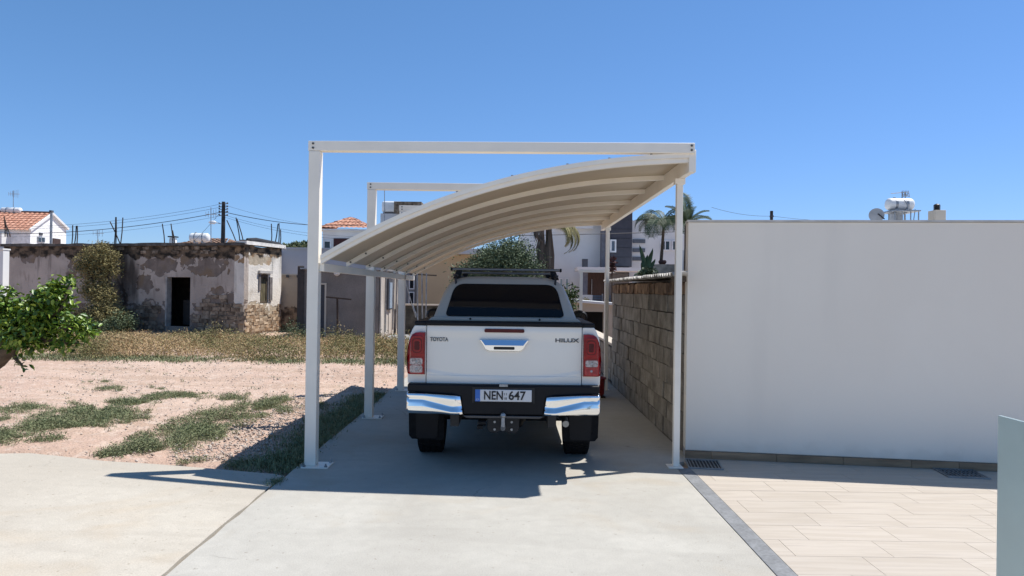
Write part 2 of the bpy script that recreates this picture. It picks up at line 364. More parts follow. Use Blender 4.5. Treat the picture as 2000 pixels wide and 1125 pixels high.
o = MB().box(1.803, 9, -14, y + TW - .003, -.004, -.0005).build('tile', M['tile'], pf, smooth=None)

# ------------------------------------------------------------ white boundary wall
ww = thing('boundary_wall', 'long plain white rendered wall beside the carport, above the tiled patio', 'wall', (WL.x, WL.y, 0), wang)
WT = 2.50
MB().box(0, 6.5, 0, .22, .082, WT).build('wall_body', M['white_render'], ww, world=False, bevel=.006)
MB().box(-.008, 6.51, -.012, .235, WT + .002, WT + .022).build('coping', mat('coping', (.55, .53, .50), rough=.8), ww, world=False)
MB().box(.0, 6.5, .012, .21, -.1, .081).build('footing', M['concrete_grey'], ww, world=False)
x = 0.0; i = 0
while x < 4.4:
    L = [.27, .66, .66, .66, .45, .66, .66, .66][i % 8]
    MB().box(x, x + L - .004, -.012, .008, .002, .077).build('tile', M['skirt'], ww, world=False, smooth=None); x += L; i += 1

def grate(px0, py0, px1, py1, label, n1, n2):
    a = G(px0, py1); b = G(px1, py1); c = G(px1, py0)
    t = thing('drain_grate', label, 'drain cover', ((a.x + b.x) / 2, (a.y + c.y) / 2, 0), wang, 'drain grates in the patio floor')
    w_, d_ = (b.x - a.x) / 2 * .92, (c.y - a.y) / 2 * .95; mt = M['galv']
    f = MB()
    for (x0, x1, y0, y1) in ((-w_, w_, -d_, -d_ + .015), (-w_, w_, d_ - .015, d_), (-w_, -w_ + .015, -d_ + .015, d_ - .015), (w_ - .015, w_, -d_ + .015, d_ - .015)): f.box(x0, x1, y0, y1, .001, .014)
    f.build('frame', mt, t, world=False)
    MB().box(-w_ + .01, w_ - .01, -d_ + .01, d_ - .01, .001, .003).build('sump', M['black'], t, world=False)
    for i in range(n1):
        x = -w_ + .02 + (2 * w_ - .04) * (i + .5) / n1; MB().box(x - .004, x + .004, -d_ + .016, d_ - .016, .004, .0125).build('bar', mt, t, world=False)
    for i in range(n2):
        y = -d_ + .02 + (2 * d_ - .04) * (i + .5) / n2; MB().box(-w_ + .016, w_ - .016, y - .003, y + .003, .0045, .0105).build('crossbar', mt, t, world=False)
grate(1348, 900, 1420, 917, 'slotted steel drain grate at the left end of the white wall by the carport post', 9, 0)
grate(1858, 918, 1940, 935, 'square mesh steel drain grate at the wall foot near the glass panel', 9, 4)

# glass balustrade panel close to the camera
gm = mat('tinted_glass', (.56, .66, .63), rough=.28, var=.03, spec=.4, trans=.35)
e0 = P(1949, 811, 2.5)
gt = thing('glass_panel', 'frosted blue green glass balustrade panel at the right edge in front of the patio', 'glass panel', (e0.x, 1.6, 0))
MB().box(e0.x, e0.x + .012, .7, 2.5, .06, e0.z).build('pane', gm, gt, smooth=None, bevel=.002)
MB().box(e0.x - .03, e0.x + .042, .7, 2.5, 0, .06).build('base_channel', M['galv'], gt)

# ------------------------------------------------------------ carport
cp = thing('carport', 'white steel carport with curved roof on five posts over the driveway', 'carport', (0, 7, 0))
LX, RX = -1.86, 1.70
YF_L, YF_R, YB = 6.98, 6.80, 13.4
ARC = [(-1.86, 2.035), (-1.60, 2.18), (-1.27, 2.355), (-.86, 2.54), (-.44, 2.688), (0, 2.805), (.515, 2.925), (1.0, 2.995), (1.43, 3.03), (1.70, 3.035)]
ax = np.array([a[0] for a in ARC]); az = np.array([a[1] for a in ARC]); pc = np.polyfit(ax, az, 3)
def arc(n=28): return [(x, float(np.polyval(pc, x))) for x in np.linspace(LX, RX, n)]
A = arc()
def yf(x): return YF_L + (YF_R - YF_L) * (x - LX) / (RX - LX)
ribN = 7
def rib_y(i, x): f = yf(x); return f + (YB - f) * i / (ribN - 1)
for i in range(ribN):
    b = MB(); w_, h_ = .05, (.055 if i == 0 else .05); ring = []
    for j, (x, z) in enumerate(A):
        yc = rib_y(i, x); z0, z1 = z - h_, z; ring.append([(x, yc - w_ / 2, z0), (x, yc + w_ / 2, z0), (x, yc + w_ / 2, z1), (x, yc - w_ / 2, z1), (x, yc - w_ / 2, z0)])
    b.grid(ring); n0 = len(b.v); b.f.append((0, 1, 2, 3)); b.f.append((n0 - 5, n0 - 4, n0 - 3, n0 - 2))
    rb = b.build('rafter', M['white_steel'], cp)
    if i > 0:
        x, z = A[1]; s = MB()
        for q, jj in ((0, 0), (1, 1)):
            x, z = A[jj]; x += .05 + q * .04; yc = rib_y(i, x); zz = float(np.polyval(pc, x)) - .025
            MB().tube([(x, yc - .026, zz), (x, yc - .034, zz)], .011, 8).build('bolt', M['bolt'], rb)
# roof sheets between the rafters, curved, with standing seams
for i in range(ribN - 1):
    b = MB(); rows = []
    for (x, z) in A:
        y0, y1 = rib_y(i, x), rib_y(i + 1, x); rows.append([(x, y0 + (.004 if i else -.03), z + .004), (x, y1 - .004, z + .004)])
    top = [[(p[0], p[1], p[2] + .012) for p in r] for r in rows]
    b.grid(rows); b.grid(top)
    b.grid([[r[0] for r in rows], [r[0] for r in top]]); b.grid([[r[1] for r in rows], [r[1] for r in top]])
    b.build('roof_sheet', M['roof_sheet'], cp, smooth=60)
# front fascia strip on roof edge
b = MB(); ring = []
for (x, z) in A:
    yc = yf(x) - .031; ring.append([(x, yc - .012, z - .012), (x, yc, z - .012), (x, yc, z + .032), (x, yc - .012, z + .032), (x, yc - .012, z - .012)])
b.grid(ring).build('fascia', M['white_steel'], cp)
b = MB()
for j in (6, 10, 14, 18, 21, 24):
    x, z = A[j]; MB().tube([(x, yf(x) - .02, z + .03), (x, yf(x) - .02, z + .043)], .012, 6).build('screw', M['galv'], cp)
zl = A[0][1]; zr = A[-1][1]
MB().box(LX - .03, LX + .02, YF_L + .03, YB + .1, zl - .125, zl - .045).build('side_rail', M['white_steel'], cp, bevel=.004)
MB().box(RX - .045, RX + .018, YF_R - .03, YB + .1, zr - .145, zr + .02).build('side_rail', M['white_steel'], cp, bevel=.004)
# left posts with top beams
def baseplate(x, y, hx, hy, parent, dx=.0):
    MB().box(x - hx + dx, x + hx + dx, y - hy, y + hy, .001, .013).build('base_plate', M['white_steel'], cp, bevel=.002)
    s = MB()
    for i in (-1, 1):
        for j in (-1, 1):
            cx, cy = x + dx + i * (hx - .025), y + j * (hy - .025); MB().lathe([(.016, .013), (.016, .026), (.008, .027), (.008, .045)], (cx, cy, 0), 'z', 6).build('anchor_bolt', M['galv'], cp)
pw = .055
LP = [(-1.945, 7.04), (-1.915, 9.72), (-1.895, 12.35)]
ztop = 3.085
for i, (x, y) in enumerate(LP):
    MB().box(x - pw, x + pw, y - pw, y + pw, .013, ztop - .003).build('post', M['white_steel'], cp, bevel=.004)
    baseplate(x, y, .13, .12, cp, .06)
    yr = YF_R - .02 if i == 0 else y - .14
    a = Vector((x - pw - .005, y + .0, ztop + .048)); bnd = Vector((RX + .004, yr + .0, ztop + (.025 if i == 0 else .035)))
    tb = MB().beam(a, bnd, .10, .096).build('top_beam', M['white_steel'], cp, bevel=.004)
    s = MB(); dv = (bnd - a).normalized(); sdv = Vector((dv.y, -dv.x, 0))
    for (t, s1) in ((.05, 1), (-.02, -1)):
        c0 = a + dv * .05 if s1 > 0 else bnd - dv * .03
        for zz in (-.02, .022):
            q = c0 + sdv * .050 + Vector((0, 0, zz)); MB().tube([q, q + sdv * .008], .011, 8).build('bolt', M['bolt'], tb)
    # bracket welding post to side rail
    MB().box(x + pw, LX - .03, y - .03, y + .03, zl - .12, zl - .06).build('bracket', M['white_steel'], cp)
MB().box(RX - .046, RX + .019, YF_R - .045, YF_R + .07, zr - .15, zr + .06).build('corner_bracket', M['white_steel'], cp, bevel=.003)
# right posts, thinner
for (x, y) in ((1.668, 7.20), (1.69, 12.75)):
    MB().box(x - .031, x + .031, y - .031, y + .031, .012, zr - .147).build('post', M['white_steel'], cp, bevel=.003)
    MB().box(x - .085, x + .06, y - .08, y + .08, .001, .012).build('base_plate', M['white_steel'], cp, bevel=.002)
    MB().box(x - .05, x + .05, y - .04, y + .04, zr - .2, zr - .1465).build('bracket', M['white_steel'], cp)


# ------------------------------------------------------------ pickup truck (local frame: x right, y forward, z up, origin at rear bumper)
TX = P(984.5, 700, 6.75).x
tk = thing('pickup_truck', 'white double cab pickup truck with canopy, seen from behind, parked under the carport', 'pickup truck', (TX, 6.65, 0))
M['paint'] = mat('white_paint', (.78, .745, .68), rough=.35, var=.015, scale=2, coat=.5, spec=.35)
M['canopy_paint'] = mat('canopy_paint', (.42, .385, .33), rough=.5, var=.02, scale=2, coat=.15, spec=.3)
M['plastic'] = mat('black_plastic', (.006, .0065, .009), rough=.5, var=.1, scale=30, spec=.22)
M['rubber'] = mat('tyre_rubber', (.011, .011, .012), rough=.9, var=.2, scale=20, bump=.3, bscale=80, spec=.15)
M['chrome'] = mat('chrome', (.85, .86, .87), rough=.06, var=.01, metal=1.0)
M['cglass'] = mat('privacy_glass', (.004, .005, .007), rough=.05, var=.05, spec=.22)
M['red_lens'] = mat('red_lens', (.26, .003, .006), rough=.25, var=.15, scale=16, coat=.25, spec=.3)
M['red_dark'] = mat('red_lens_dark', (.075, .002, .004), rough=.3, var=.2, scale=20, coat=.15, spec=.25)
M['clear_lens'] = mat('clear_lens', (.34, .30, .30), rough=.25, var=.45, scale=55, coat=.4, metal=.3)
M['pink_lens'] = mat('pink_lens', (.36, .035, .035), rough=.3, var=.3, scale=40, coat=.3, spec=.3)
M['alloy'] = mat('alloy', (.45, .45, .46), rough=.3, metal=.9)
def build(mb, name, m, parent, **k): return mb.build(name, m, parent, world=False, **k)
# side panels with wheel arches
def side_poly():
    pts = [(.14, .86), (.12, .80), (.30, .60)]
    def arch(cy, r, z0=.40):
        a0 = math.asin((.62 - z0) / r) if False else 0
        return [(cy - r * math.cos(t), .40 + r * math.sin(t)) for t in np.linspace(R(15), R(165), 14)]
    pts += arch(1.13, .47); pts += [(1.75, .46), (3.6, .46)]; pts += arch(4.215, .47)
    pts += [(4.95, .50), (5.15, .55), (5.2, .85), (5.05, 1.05), (4.2, 1.16), (3.6, 1.24), (1.6, 1.25), (.11, 1.25)]
    return pts
for s in (-1, 1):
    sp = side_poly(); n = len(sp)
    b = MB(); b.prism(sp, s * .78, s * .905, 'x'); sb = build(b, 'side_panel', M['paint'], tk, bevel=.02, segs=3)
    for cy in (1.13, 4.215):   # flared arch rim
        pts = [[(s * x, cy - rr * math.cos(t), .40 + rr * math.sin(t)) for (x, rr) in ((.89, .44), (.935, .455), (.94, .50), (.89, .53))] for t in np.linspace(R(5), R(172), 18)]
        build(MB().grid(pts), 'wheel_arch', M['paint'], tk, smooth=50)
# upper bed side (tapering in to the rail)
for s in (-1, 1):
    prof = [(.905, 1.235), (.895, 1.30), (.868, 1.37), (.845, 1.408), (.75, 1.408), (.75, 1.235)]
    b = MB(); b.prism([(s * x, z) for x, z in prof], .11, 1.62, 'y'); build(b, 'bed_side', M['paint'], tk, bevel=.008)
    build(MB().box(*sorted((s * .73, s * .850)), .10, 1.62, 1.408, 1.448), 'rail_cap', M['plastic'], tk, bevel=.012, segs=3)
# chassis / underbody
build(MB().box(-.77, .77, .2, 5.0, .60, .80), 'underbody', M['black'], tk)
b = MB(); b.box(-.50, -.42, .12, 5.0, .46, .598); b.box(.42, .50, .12, 5.0, .46, .598); build(b, 'chassis_rail', M['black'], tk)
build(MB().tube([(-.72, 1.13, .39), (.72, 1.13, .39)], .05, 12).lathe([(.05, -.14), (.13, -.08), (.15, 0), (.13, .08), (.05, .14)], (0.1, 1.13, .40), 'x', 14), 'axle', M['black'], tk)
b = MB().tube([(.55, .62, .50), (.60, .42, .49), (.60, .25, .47)], .032, 12); build(b, 'exhaust', M['galv'], tk)
# cargo bed box under the canopy and the cab
build(MB().box(-.745, .745, .20, 3.5, .805, 1.40), 'tub', M['black'], tk)
build(MB().box(-.895, .895, 1.64, 3.7, 1.251, 1.40), 'cab_waist', M['paint'], tk, bevel=.03, segs=3)
prof = [(3.7, 1.40), (3.72, 1.30), (4.6, 1.24), (5.05, 1.12), (5.2, .9), (5.2, .6), (3.7, .6)]
build(MB().prism(prof, -.775, .775, 'x'), 'bonnet', M['paint'], tk, bevel=.03, segs=3)
build(MB().box(-.85, .85, 5.16, 5.3, .45, .80), 'front_bumper', M['plastic'], tk, bevel=.03)
def loft(secs, n_side=1):
    """secs: (y_bottom, y_top, zb, zt, half bottom, half top, round)"""
    return secs
def shell(ring_fn, us):
    return [ring_fn(u) for u in us]
# cab greenhouse
def cabring(yb, yt, hb, ht, zb=1.40, zt=1.815):
    pts = []
    for k in range(17):
        t = math.pi * k / 16; c, s_ = math.cos(t), math.sin(t); e = .36
        x = abs(c) ** e * (1 if c >= 0 else -1); z = abs(s_) ** e; f = z
        pts.append((x * (hb + (ht - hb) * z), yb + (yt - yb) * f, zb + (zt - zb) * z))
    return pts
rows = [cabring(1.66, 1.80, .74, .60), cabring(1.72, 1.95, .775, .64), cabring(2.3, 2.3, .775, .645), cabring(3.0, 2.85, .775, .64), cabring(3.75, 3.05, .76, .60)]
b = MB().grid(rows); b.f.append(tuple(range(17))); b.f.append(tuple(range(len(b.v) - 17, len(b.v)))); build(b, 'cab', M['paint'], tk, smooth=50)
rows2 = [[(x * 1.012, y, 1.42 + (z - 1.42) * .8) for (x, y, z) in r] for r in rows[1:4]]
for s in (-1, 1):
    b = MB(); b.add([(s * .775, 1.95, 1.43), (s * .785, 3.45, 1.43), (s * .70, 2.95, 1.73), (s * .70, 2.10, 1.73)], [(0, 1, 2, 3)]); b.add([(s * .765, 1.95, 1.43), (s * .77, 3.45, 1.43), (s * .69, 2.95, 1.73), (s * .69, 2.10, 1.73)], [(0, 1, 2, 3)])
    build(b, 'side_window', M['cglass'], tk)
b = MB(); b.add([(-.66, 3.72, 1.43), (.66, 3.72, 1.43), (.56, 3.12, 1.78), (-.56, 3.12, 1.78), (-.66, 3.74, 1.43), (.66, 3.74, 1.43), (.56, 3.14, 1.78), (-.56, 3.14, 1.78)], [(0, 1, 2, 3), (4, 5, 6, 7), (0, 1, 5, 4), (1, 2, 6, 5), (2, 3, 7, 6), (3, 0, 4, 7)]); build(b, 'windscreen', M['cglass'], tk)
# canopy (hard top) over the bed: rear face leans forward
def csec(y0, lean, hb, ht, zb, zt, e=.30, n=24):
    pts = []
    for k in range(n + 1):
        t = math.pi * k / n; c, s_ = math.cos(t), math.sin(t)
        x = abs(c) ** e * (1 if c >= 0 else -1); z = abs(s_) ** e
        pts.append((x * (hb + (ht - hb) * z), y0 + lean * z, zb + (zt - zb) * z))
    return pts
ZB = 1.45
rows = [csec(.27, .36, .672, .535, ZB, 1.855), csec(.285, .42, .695, .56, ZB, 1.878), csec(.40, .42, .712, .578, ZB, 1.888), csec(1.0, .1, .715, .585, ZB, 1.895), csec(1.64, -.02, .71, .575, ZB, 1.86)]
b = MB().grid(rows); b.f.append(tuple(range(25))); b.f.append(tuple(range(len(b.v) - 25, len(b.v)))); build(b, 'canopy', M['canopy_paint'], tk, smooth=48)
# base flange of canopy
build(MB().prism([(-.735, ZB + .0), (.735, ZB + .0), (.70, ZB + .032), (-.70, ZB + .032)], .235, .30, 'y'), 'canopy_flange', M['canopy_paint'], tk, bevel=.006)
def rear_y(z): return .27 + .36 * (z - ZB) / (1.855 - ZB)
# rear window: rounded quadrilateral on the leaning face
def rquad(zb, zt, hb, ht, r, n=6):
    cs = [(-hb, zb), (hb, zb), (ht, zt), (-ht, zt)]; pts = []
    for i in range(4):
        p = Vector(cs[i]); a = (Vector(cs[i - 1]) - p).normalized(); c = (Vector(cs[(i + 1) % 4]) - p).normalized()
        rr = r[i] if isinstance(r, (list, tuple)) else r
        s0 = p + a * rr; s1 = p + c * rr
        for k in range(n + 1):
            t = k / n; q = s0 * (1 - t) ** 2 + p * (2 * t * (1 - t)) + s1 * t ** 2; pts.append((q.x, q.y))
    return pts
def slab(poly, yoff0, yoff1, fn=rear_y):
    n = len(poly); b = MB(); return b.add([(x, fn(z) + yoff0, z) for x, z in poly] + [(x, fn(z) + yoff1, z) for x, z in poly], [tuple(range(n)), tuple(range(2 * n - 1, n - 1, -1))] + [(i, (i + 1) % n, n + (i + 1) % n, n + i) for i in range(n)])
rw = slab(rquad(1.498, 1.804, .572, .500, [.045, .045, .10, .10]), -.014, .02); rwo = build(rw, 'rear_window', M['cglass'], tk)
b = slab(rquad(1.492, 1.811, .580, .508, [.045, .045, .10, .10]), -.009, .015); build(b, 'window_seal', M['plastic'], tk)
for x in (-.33, .335):   # canopy window knobs
    build(MB().lathe([(.011, 0), (.012, .012), (.007, .022)], (x, .233, 1.470), 'y', 10), 'canopy_catch', M['plastic'], tk)
# tailgate with crease
def tg_y(x, z):
    d = 0.10
    d += -.012 * math.exp(-((z - 1.36) / .05) ** 2) + .012 * max(0, (1.2 - z) / .2 if z < 1.2 else 0) * .4
    if z < .945: d += -.004 - .0 * (z - .945)
    u = .945 + .055 * min(1, abs(x) / .70) ** 2.5 if abs(x) > .12 else .945
    d += -.007 * max(0, min(1, (u - z) / .03))
    d += -.012 * (1 - (x / .73) ** 2)
    return d
xs_ = np.linspace(-.727, .727, 56); zs_ = list(np.linspace(.853, .93, 8)) + list(np.linspace(.935, 1.02, 16)) + list(np.linspace(1.04, 1.408, 22))
b = MB(); gg = [[(x, tg_y(x, z), z) for x in xs_] for z in zs_]; b.grid(gg)
# returns at the edges
back = .16
b.grid([gg[-1], [(p[0], back, p[2]) for p in gg[-1]]]); b.grid([gg[0], [(p[0], back, p[2]) for p in gg[0]]])
b.grid([[r[0] for r in gg], [(r[0][0], back, r[0][2]) for r in gg]]); b.grid([[r[-1] for r in gg], [(r[-1][0], back, r[-1][2]) for r in gg]])
tg = build(b, 'tailgate', M['paint'], tk, smooth=30)
build(MB().box(-.735, .735, .07, .20, 1.410, 1.4495), 'tailgate_cap', M['plastic'], tg, bevel=.012, segs=3)
# corner pillars of the bed beside the tailgate
for s in (-1, 1):
    poly = [(s * .734, .865), (s * .905, .865), (s * .908, 1.0), (s * .905, 1.22), (s * .885, 1.33), (s * .845, 1.407), (s * .734, 1.407)]
    build(MB().prism(poly, .105, .20), 'bed_corner', M['paint'], tk, bevel=.006)
# high brake light
b = slab(rquad(1.352, 1.386, .187, .187, .015), 0, .02, lambda z: .064); build(b, 'brake_light', M['red_dark'], tg, bevel=.003)
# handle: chrome bezel, cup and lever with a blue sky reflection tinted into its chrome
bez = slab([(-.233, 1.285), (.233, 1.285), (.175, 1.195), (.14, 1.178), (-.14, 1.178), (-.175, 1.195)], 0, .03, lambda z: .056 + (1.285 - z) * .0); hb = build(bez, 'tailgate_handle', M['chrome'], tg, bevel=.006, segs=3)
b = MB(); b.add([(-.215, .050, 1.280), (.215, .050, 1.280), (.178, .030, 1.234), (-.178, .030, 1.234), (-.215, .058, 1.280), (.215, .058, 1.280), (.178, .058, 1.234), (-.178, .058, 1.234)], [(0, 1, 2, 3), (3, 2, 6, 7), (4, 5, 6, 7), (0, 3, 7, 4), (1, 2, 6, 5), (0, 1, 5, 4)]); build(b, 'lever', mat('chrome_sky', (.75, .8, .9), rough=.08, metal=1.0, var=.01), hb)
build(slab(rquad(1.193, 1.220, .098, .098, .01), 0, .004, lambda z: .0525), 'keyhole_cup', M['black'], hb)
# lettering
def text_mesh(name, s, size, m, parent, loc, width=None, ext=.004, shear=0, squash=1.0, bold=0.0):
    cu = bpy.data.curves.new(name, 'FONT'); cu.body = s; cu.size = size; cu.extrude = ext; cu.align_x = 'CENTER'; cu.align_y = 'CENTER'; cu.shear = shear; cu.offset = bold
    to = bpy.data.objects.new(name + '_tmp', cu); COL.objects.link(to); bpy.context.view_layer.update()
    me = bpy.data.meshes.new_from_object(to.evaluated_get(bpy.context.evaluated_depsgraph_get())); bpy.data.objects.remove(to)
    xs = [v.co.x for v in me.vertices]; k = width / (max(xs) - min(xs)) if width else 1; cx = (max(xs) + min(xs)) / 2
    for v in me.vertices: v.co = Vector(((v.co.x - cx) * k, -v.co.z, v.co.y * squash))
    me.materials.clear(); me.materials.append(m); me.name = name
    o = link(name, me, parent); o.location = loc; return o
badge = mat('badge_metal', (.10, .11, .13), rough=.2, metal=.9)
text_mesh('badge', 'TOYOTA', .052, badge, tg, (-.612, tg_y(-.6, 1.27) - .003, 1.278), width=.170, bold=.0012)
text_mesh('badge', 'HILUX', .050, badge, tg, (.592, tg_y(.6, 1.27) - .003, 1.283), width=.225, bold=.0016, shear=.0)
# tail lights
for s in (-1, 1):
    out = [(.742, .948), (.742, 1.345), (.79, 1.349), (.835, 1.342), (.868, 1.322), (.893, 1.27), (.908, 1.19), (.915, 1.10), (.914, .99), (.905, .955), (.89, .948)]
    tl = MB(); n = len(out)
    rim = [(s * x, .095, z) for x, z in out]; mid = [(s * (x + (.81 - x) * .06), .058 + .05 * max(0, (x - .80) / .11) ** 2, z + (1.14 - z) * .02) for x, z in out]
    ctr = [(s * (x + (.82 - x) * .45), .052, z + (1.14 - z) * .35) for x, z in out]
    tl.add([(p[0], .16, p[2]) for p in rim] + rim + mid + ctr, [(i, (i + 1) % n, n + (i + 1) % n, n + i) for i in range(n)] + [(n + i, n + (i + 1) % n, 2 * n + (i + 1) % n, 2 * n + i) for i in range(n)] + [(2 * n + i, 2 * n + (i + 1) % n, 3 * n + (i + 1) % n, 3 * n + i) for i in range(n)] + [tuple(3 * n + i for i in range(n))])
    t = build(tl, 'tail_light', M['red_lens'], tk, smooth=50)
    def q(x0, x1, z0, z1, r, y): return slab([(s * a, b_) for a, b_ in rq(x0, x1, z0, z1, r)], 0, .008, lambda z: y)
    def rq(x0, x1, z0, z1, r):
        pts = []
        for (cx, cz, a0) in ((x1 - r, z1 - r, 0), (x0 + r, z1 - r, 90), (x0 + r, z0 + r, 180), (x1 - r, z0 + r, 270)):
            for k in range(4): a = R(a0 + 30 * k); pts.append((cx + r * math.cos(a), cz + r * math.sin(a)))
        return pts
    build(q(.757, .873, 1.135, 1.31, .03, .046), 'lens', M['red_lens'], t)
    build(q(.770, .858, 1.155, 1.29, .03, .042), 'lens', M['red_dark'], t); build(q(.776, .852, 1.162, 1.283, .027, .0405), 'lens', M['red_lens'], t)
    build(q(.790, .838, 1.18, 1.262, .012, .039), 'lens', M['red_dark'], t)
    build(q(.755, .885, .962, 1.112, .022, .046), 'lens', M['pink_lens'], t)
    build(q(.761, .878, 1.043, 1.104, .016, .041), 'indicator_lens', M['clear_lens'], t)
    build(q(.761, .878, .970, 1.037, .016, .041), 'reverse_lens', M['clear_lens'] if s < 0 else M['pink_lens'], t)
    build(q(.806, .828, .992, 1.014, .010, .037), 'bulb', M['galv'], t)
    build(q(.806, .828, 1.062, 1.084, .010, .037), 'bulb', M['galv'], t)
# rear bumper
def bsec(pts_fn, xs): return [[pts_fn(x, k) for k in range(8)] for x in xs]
bump = MB(); poly = [(-.895, .868), (.895, .868), (.895, .795), (.80, .79), (.47, .772), (.395, .75), (.375, .585), (-.375, .585), (-.395, .75), (-.47, .772), (-.80, .79), (-.895, .795)]
bump.prism(poly, .02, .30); bp_ = build(bump, 'bumper', M['plastic'], tk, bevel=.014, segs=3)
for s in (-1, 1):   # chrome corner: curved sheet
    rows = []
    for t in np.linspace(0, 1, 26):
        ang = max(0, (t - .70) / .30); x = .392 + .505 * min(1, t / .98) ** 1.0; x = min(x, .392 + .46 * (t / .70)) if t < .70 else .852 + .046 * math.sin(ang * math.pi / 2)
        yb = .0 if t < .70 else .046 * (1 - math.cos(ang * math.pi / 2)) + .30 * max(0, (t - .86) / .14) ** 1
        zt = .768 + .022 * min(1, t / .75); zb = .588 + (.028 * max(0, (t - .55) / .45) ** 2)
        cr = .665 - .03 * (1 - min(1, t / .6)) + .035 * min(1, t)   # crease height
        cr2 = zb + .035 + .055 * min(1, max(0, (t - .15) / .5))
        sh = max(0, 1 - max(0, t - .2) / .55)
        prof = [(zt, .050), (zt - .004, -.016), (zt - .014, -.026), ((zt + cr2) / 2 + .012, -.022), (cr2 + .056, -.014), (cr2 + .040, -.010 - .014 * (1 - sh)), (cr2 + .014, -.028), (cr2 + .002 , -.028 - .012 * sh), (cr2 - .010, -.030 - .012 * sh), ((zb + cr2) / 2 - .010, -.034), (zb + .008, -.004), (zb, .05)]
        rows.append([(s * (x - (.028 * (zt - z) / .18 if t < .12 else 0) + .012), yb + dy + (.03 * (1 - min(1, t / .07))), z) for z, dy in prof])
    build(MB().grid(rows), 'bumper_corner', M['chrome'], tk, smooth=70)
# lower grey lip of bumper and its recess for the plate
build(MB().prism([(-.375, .583), (.375, .583), (.34, .560), (-.34, .560)], -.002, .28), 'bumper_lip', mat('grey_lip', (.07, .07, .075), rough=.35, metal=.5), tk, bevel=.004)
build(MB().box(-.29, .29, .008, .0185, .70, .845), 'plate_recess', M['black'], tk)
pl = build(MB().box(-.262, .262, -.004, .004, .716, .826), 'number_plate', mat('plate_white', (.60, .60, .61), rough=.4, var=.02), tk, bevel=.004)
build(MB().box(-.262, -.216, -.0055, -.0045, .717, .825), 'country_band', mat('plate_blue', (.03, .13, .45), rough=.4), pl)
pt = mat('plate_ink', (.012, .012, .014), rough=.5)
text_mesh('lettering', 'NEN', .112, pt, pl, (-.092, -.0065, .769), width=.175, ext=.0012, bold=.0022)
text_mesh('lettering', '647', .112, pt, pl, (.128, -.0065, .769), width=.158, ext=.0012, bold=.0022)
text_mesh('lettering', '11', .032, pt, pl, (.020, -.0065, .785), width=.022, ext=.001)
text_mesh('lettering', '18', .032, pt, pl, (.020, -.0065, .745), width=.022, ext=.001)
text_mesh('lettering', 'CY', .022, mat('plate_letter_white', (.7, .7, .7)), pl, (-.239, -.0065, .733), width=.026, ext=.0008)
build(MB().box(-.275, .275, .000, .010, .698, .712), 'plate_holder', M['plastic'], pl)
build(MB().box(-.04, .04, .012, .10, .852, .872).tube([(-.02, .01, .858), (-.02, .03, .858)], .006, 8).tube([(.02, .01, .858), (.02, .03, .858)], .006, 8), 'plate_lamp', M['galv'], tk)
# tow hitch
hp = build(MB().prism([(-.150, .545), (.150, .545), (.150, .44), (.125, .408), (.05, .405), (.035, .42), (-.035, .42), (-.05, .405), (-.125, .408), (-.150, .44)], .10, .13), 'hitch_plate', mat('hitch_black', (.014, .014, .016), rough=.6), tk, bevel=.005)
b = MB().tube([(0, .10, .47), (0, -.02, .47), (0, -.05, .50), (0, -.05, .575)], [.022, .022, .020, .016], 10); b.lathe([(.005, .0), (.02, .008), (.026, .025), (.02, .042), (.005, .05)], (0, -.05, .572), 'z', 14); build(b, 'tow_ball', M['galv'], hp)
for x in (-.08, .08):
    for z in (.44, .51): build(MB().tube([(x, .10, z), (x, .088, z)], .012, 6), 'bolt', M['galv'], hp)
b = MB().tube([(-.16, .11, .50), (-.235, .11, .50)], .03, 12).box(-.245, -.19, .095, .13, .44, .47); build(b, 'trailer_socket', M['plastic'], tk)
# mudflaps
for s in (-1, 1):
    poly = [(s * .60, .245), (s * .615, .225), (s * .925, .235), (s * .955, .27), (s * .965, .60), (s * .60, .60)]
    mf = build(MB().prism(poly, .60, .612), 'mudflap', M['rubber'], tk, bevel=.004)
    build(slab(rquad(.245, .50, .105, .115, .03), 0, .006, lambda z: .594), 'embossing', M['plastic'], mf).location = (s * .775, 0, 0)
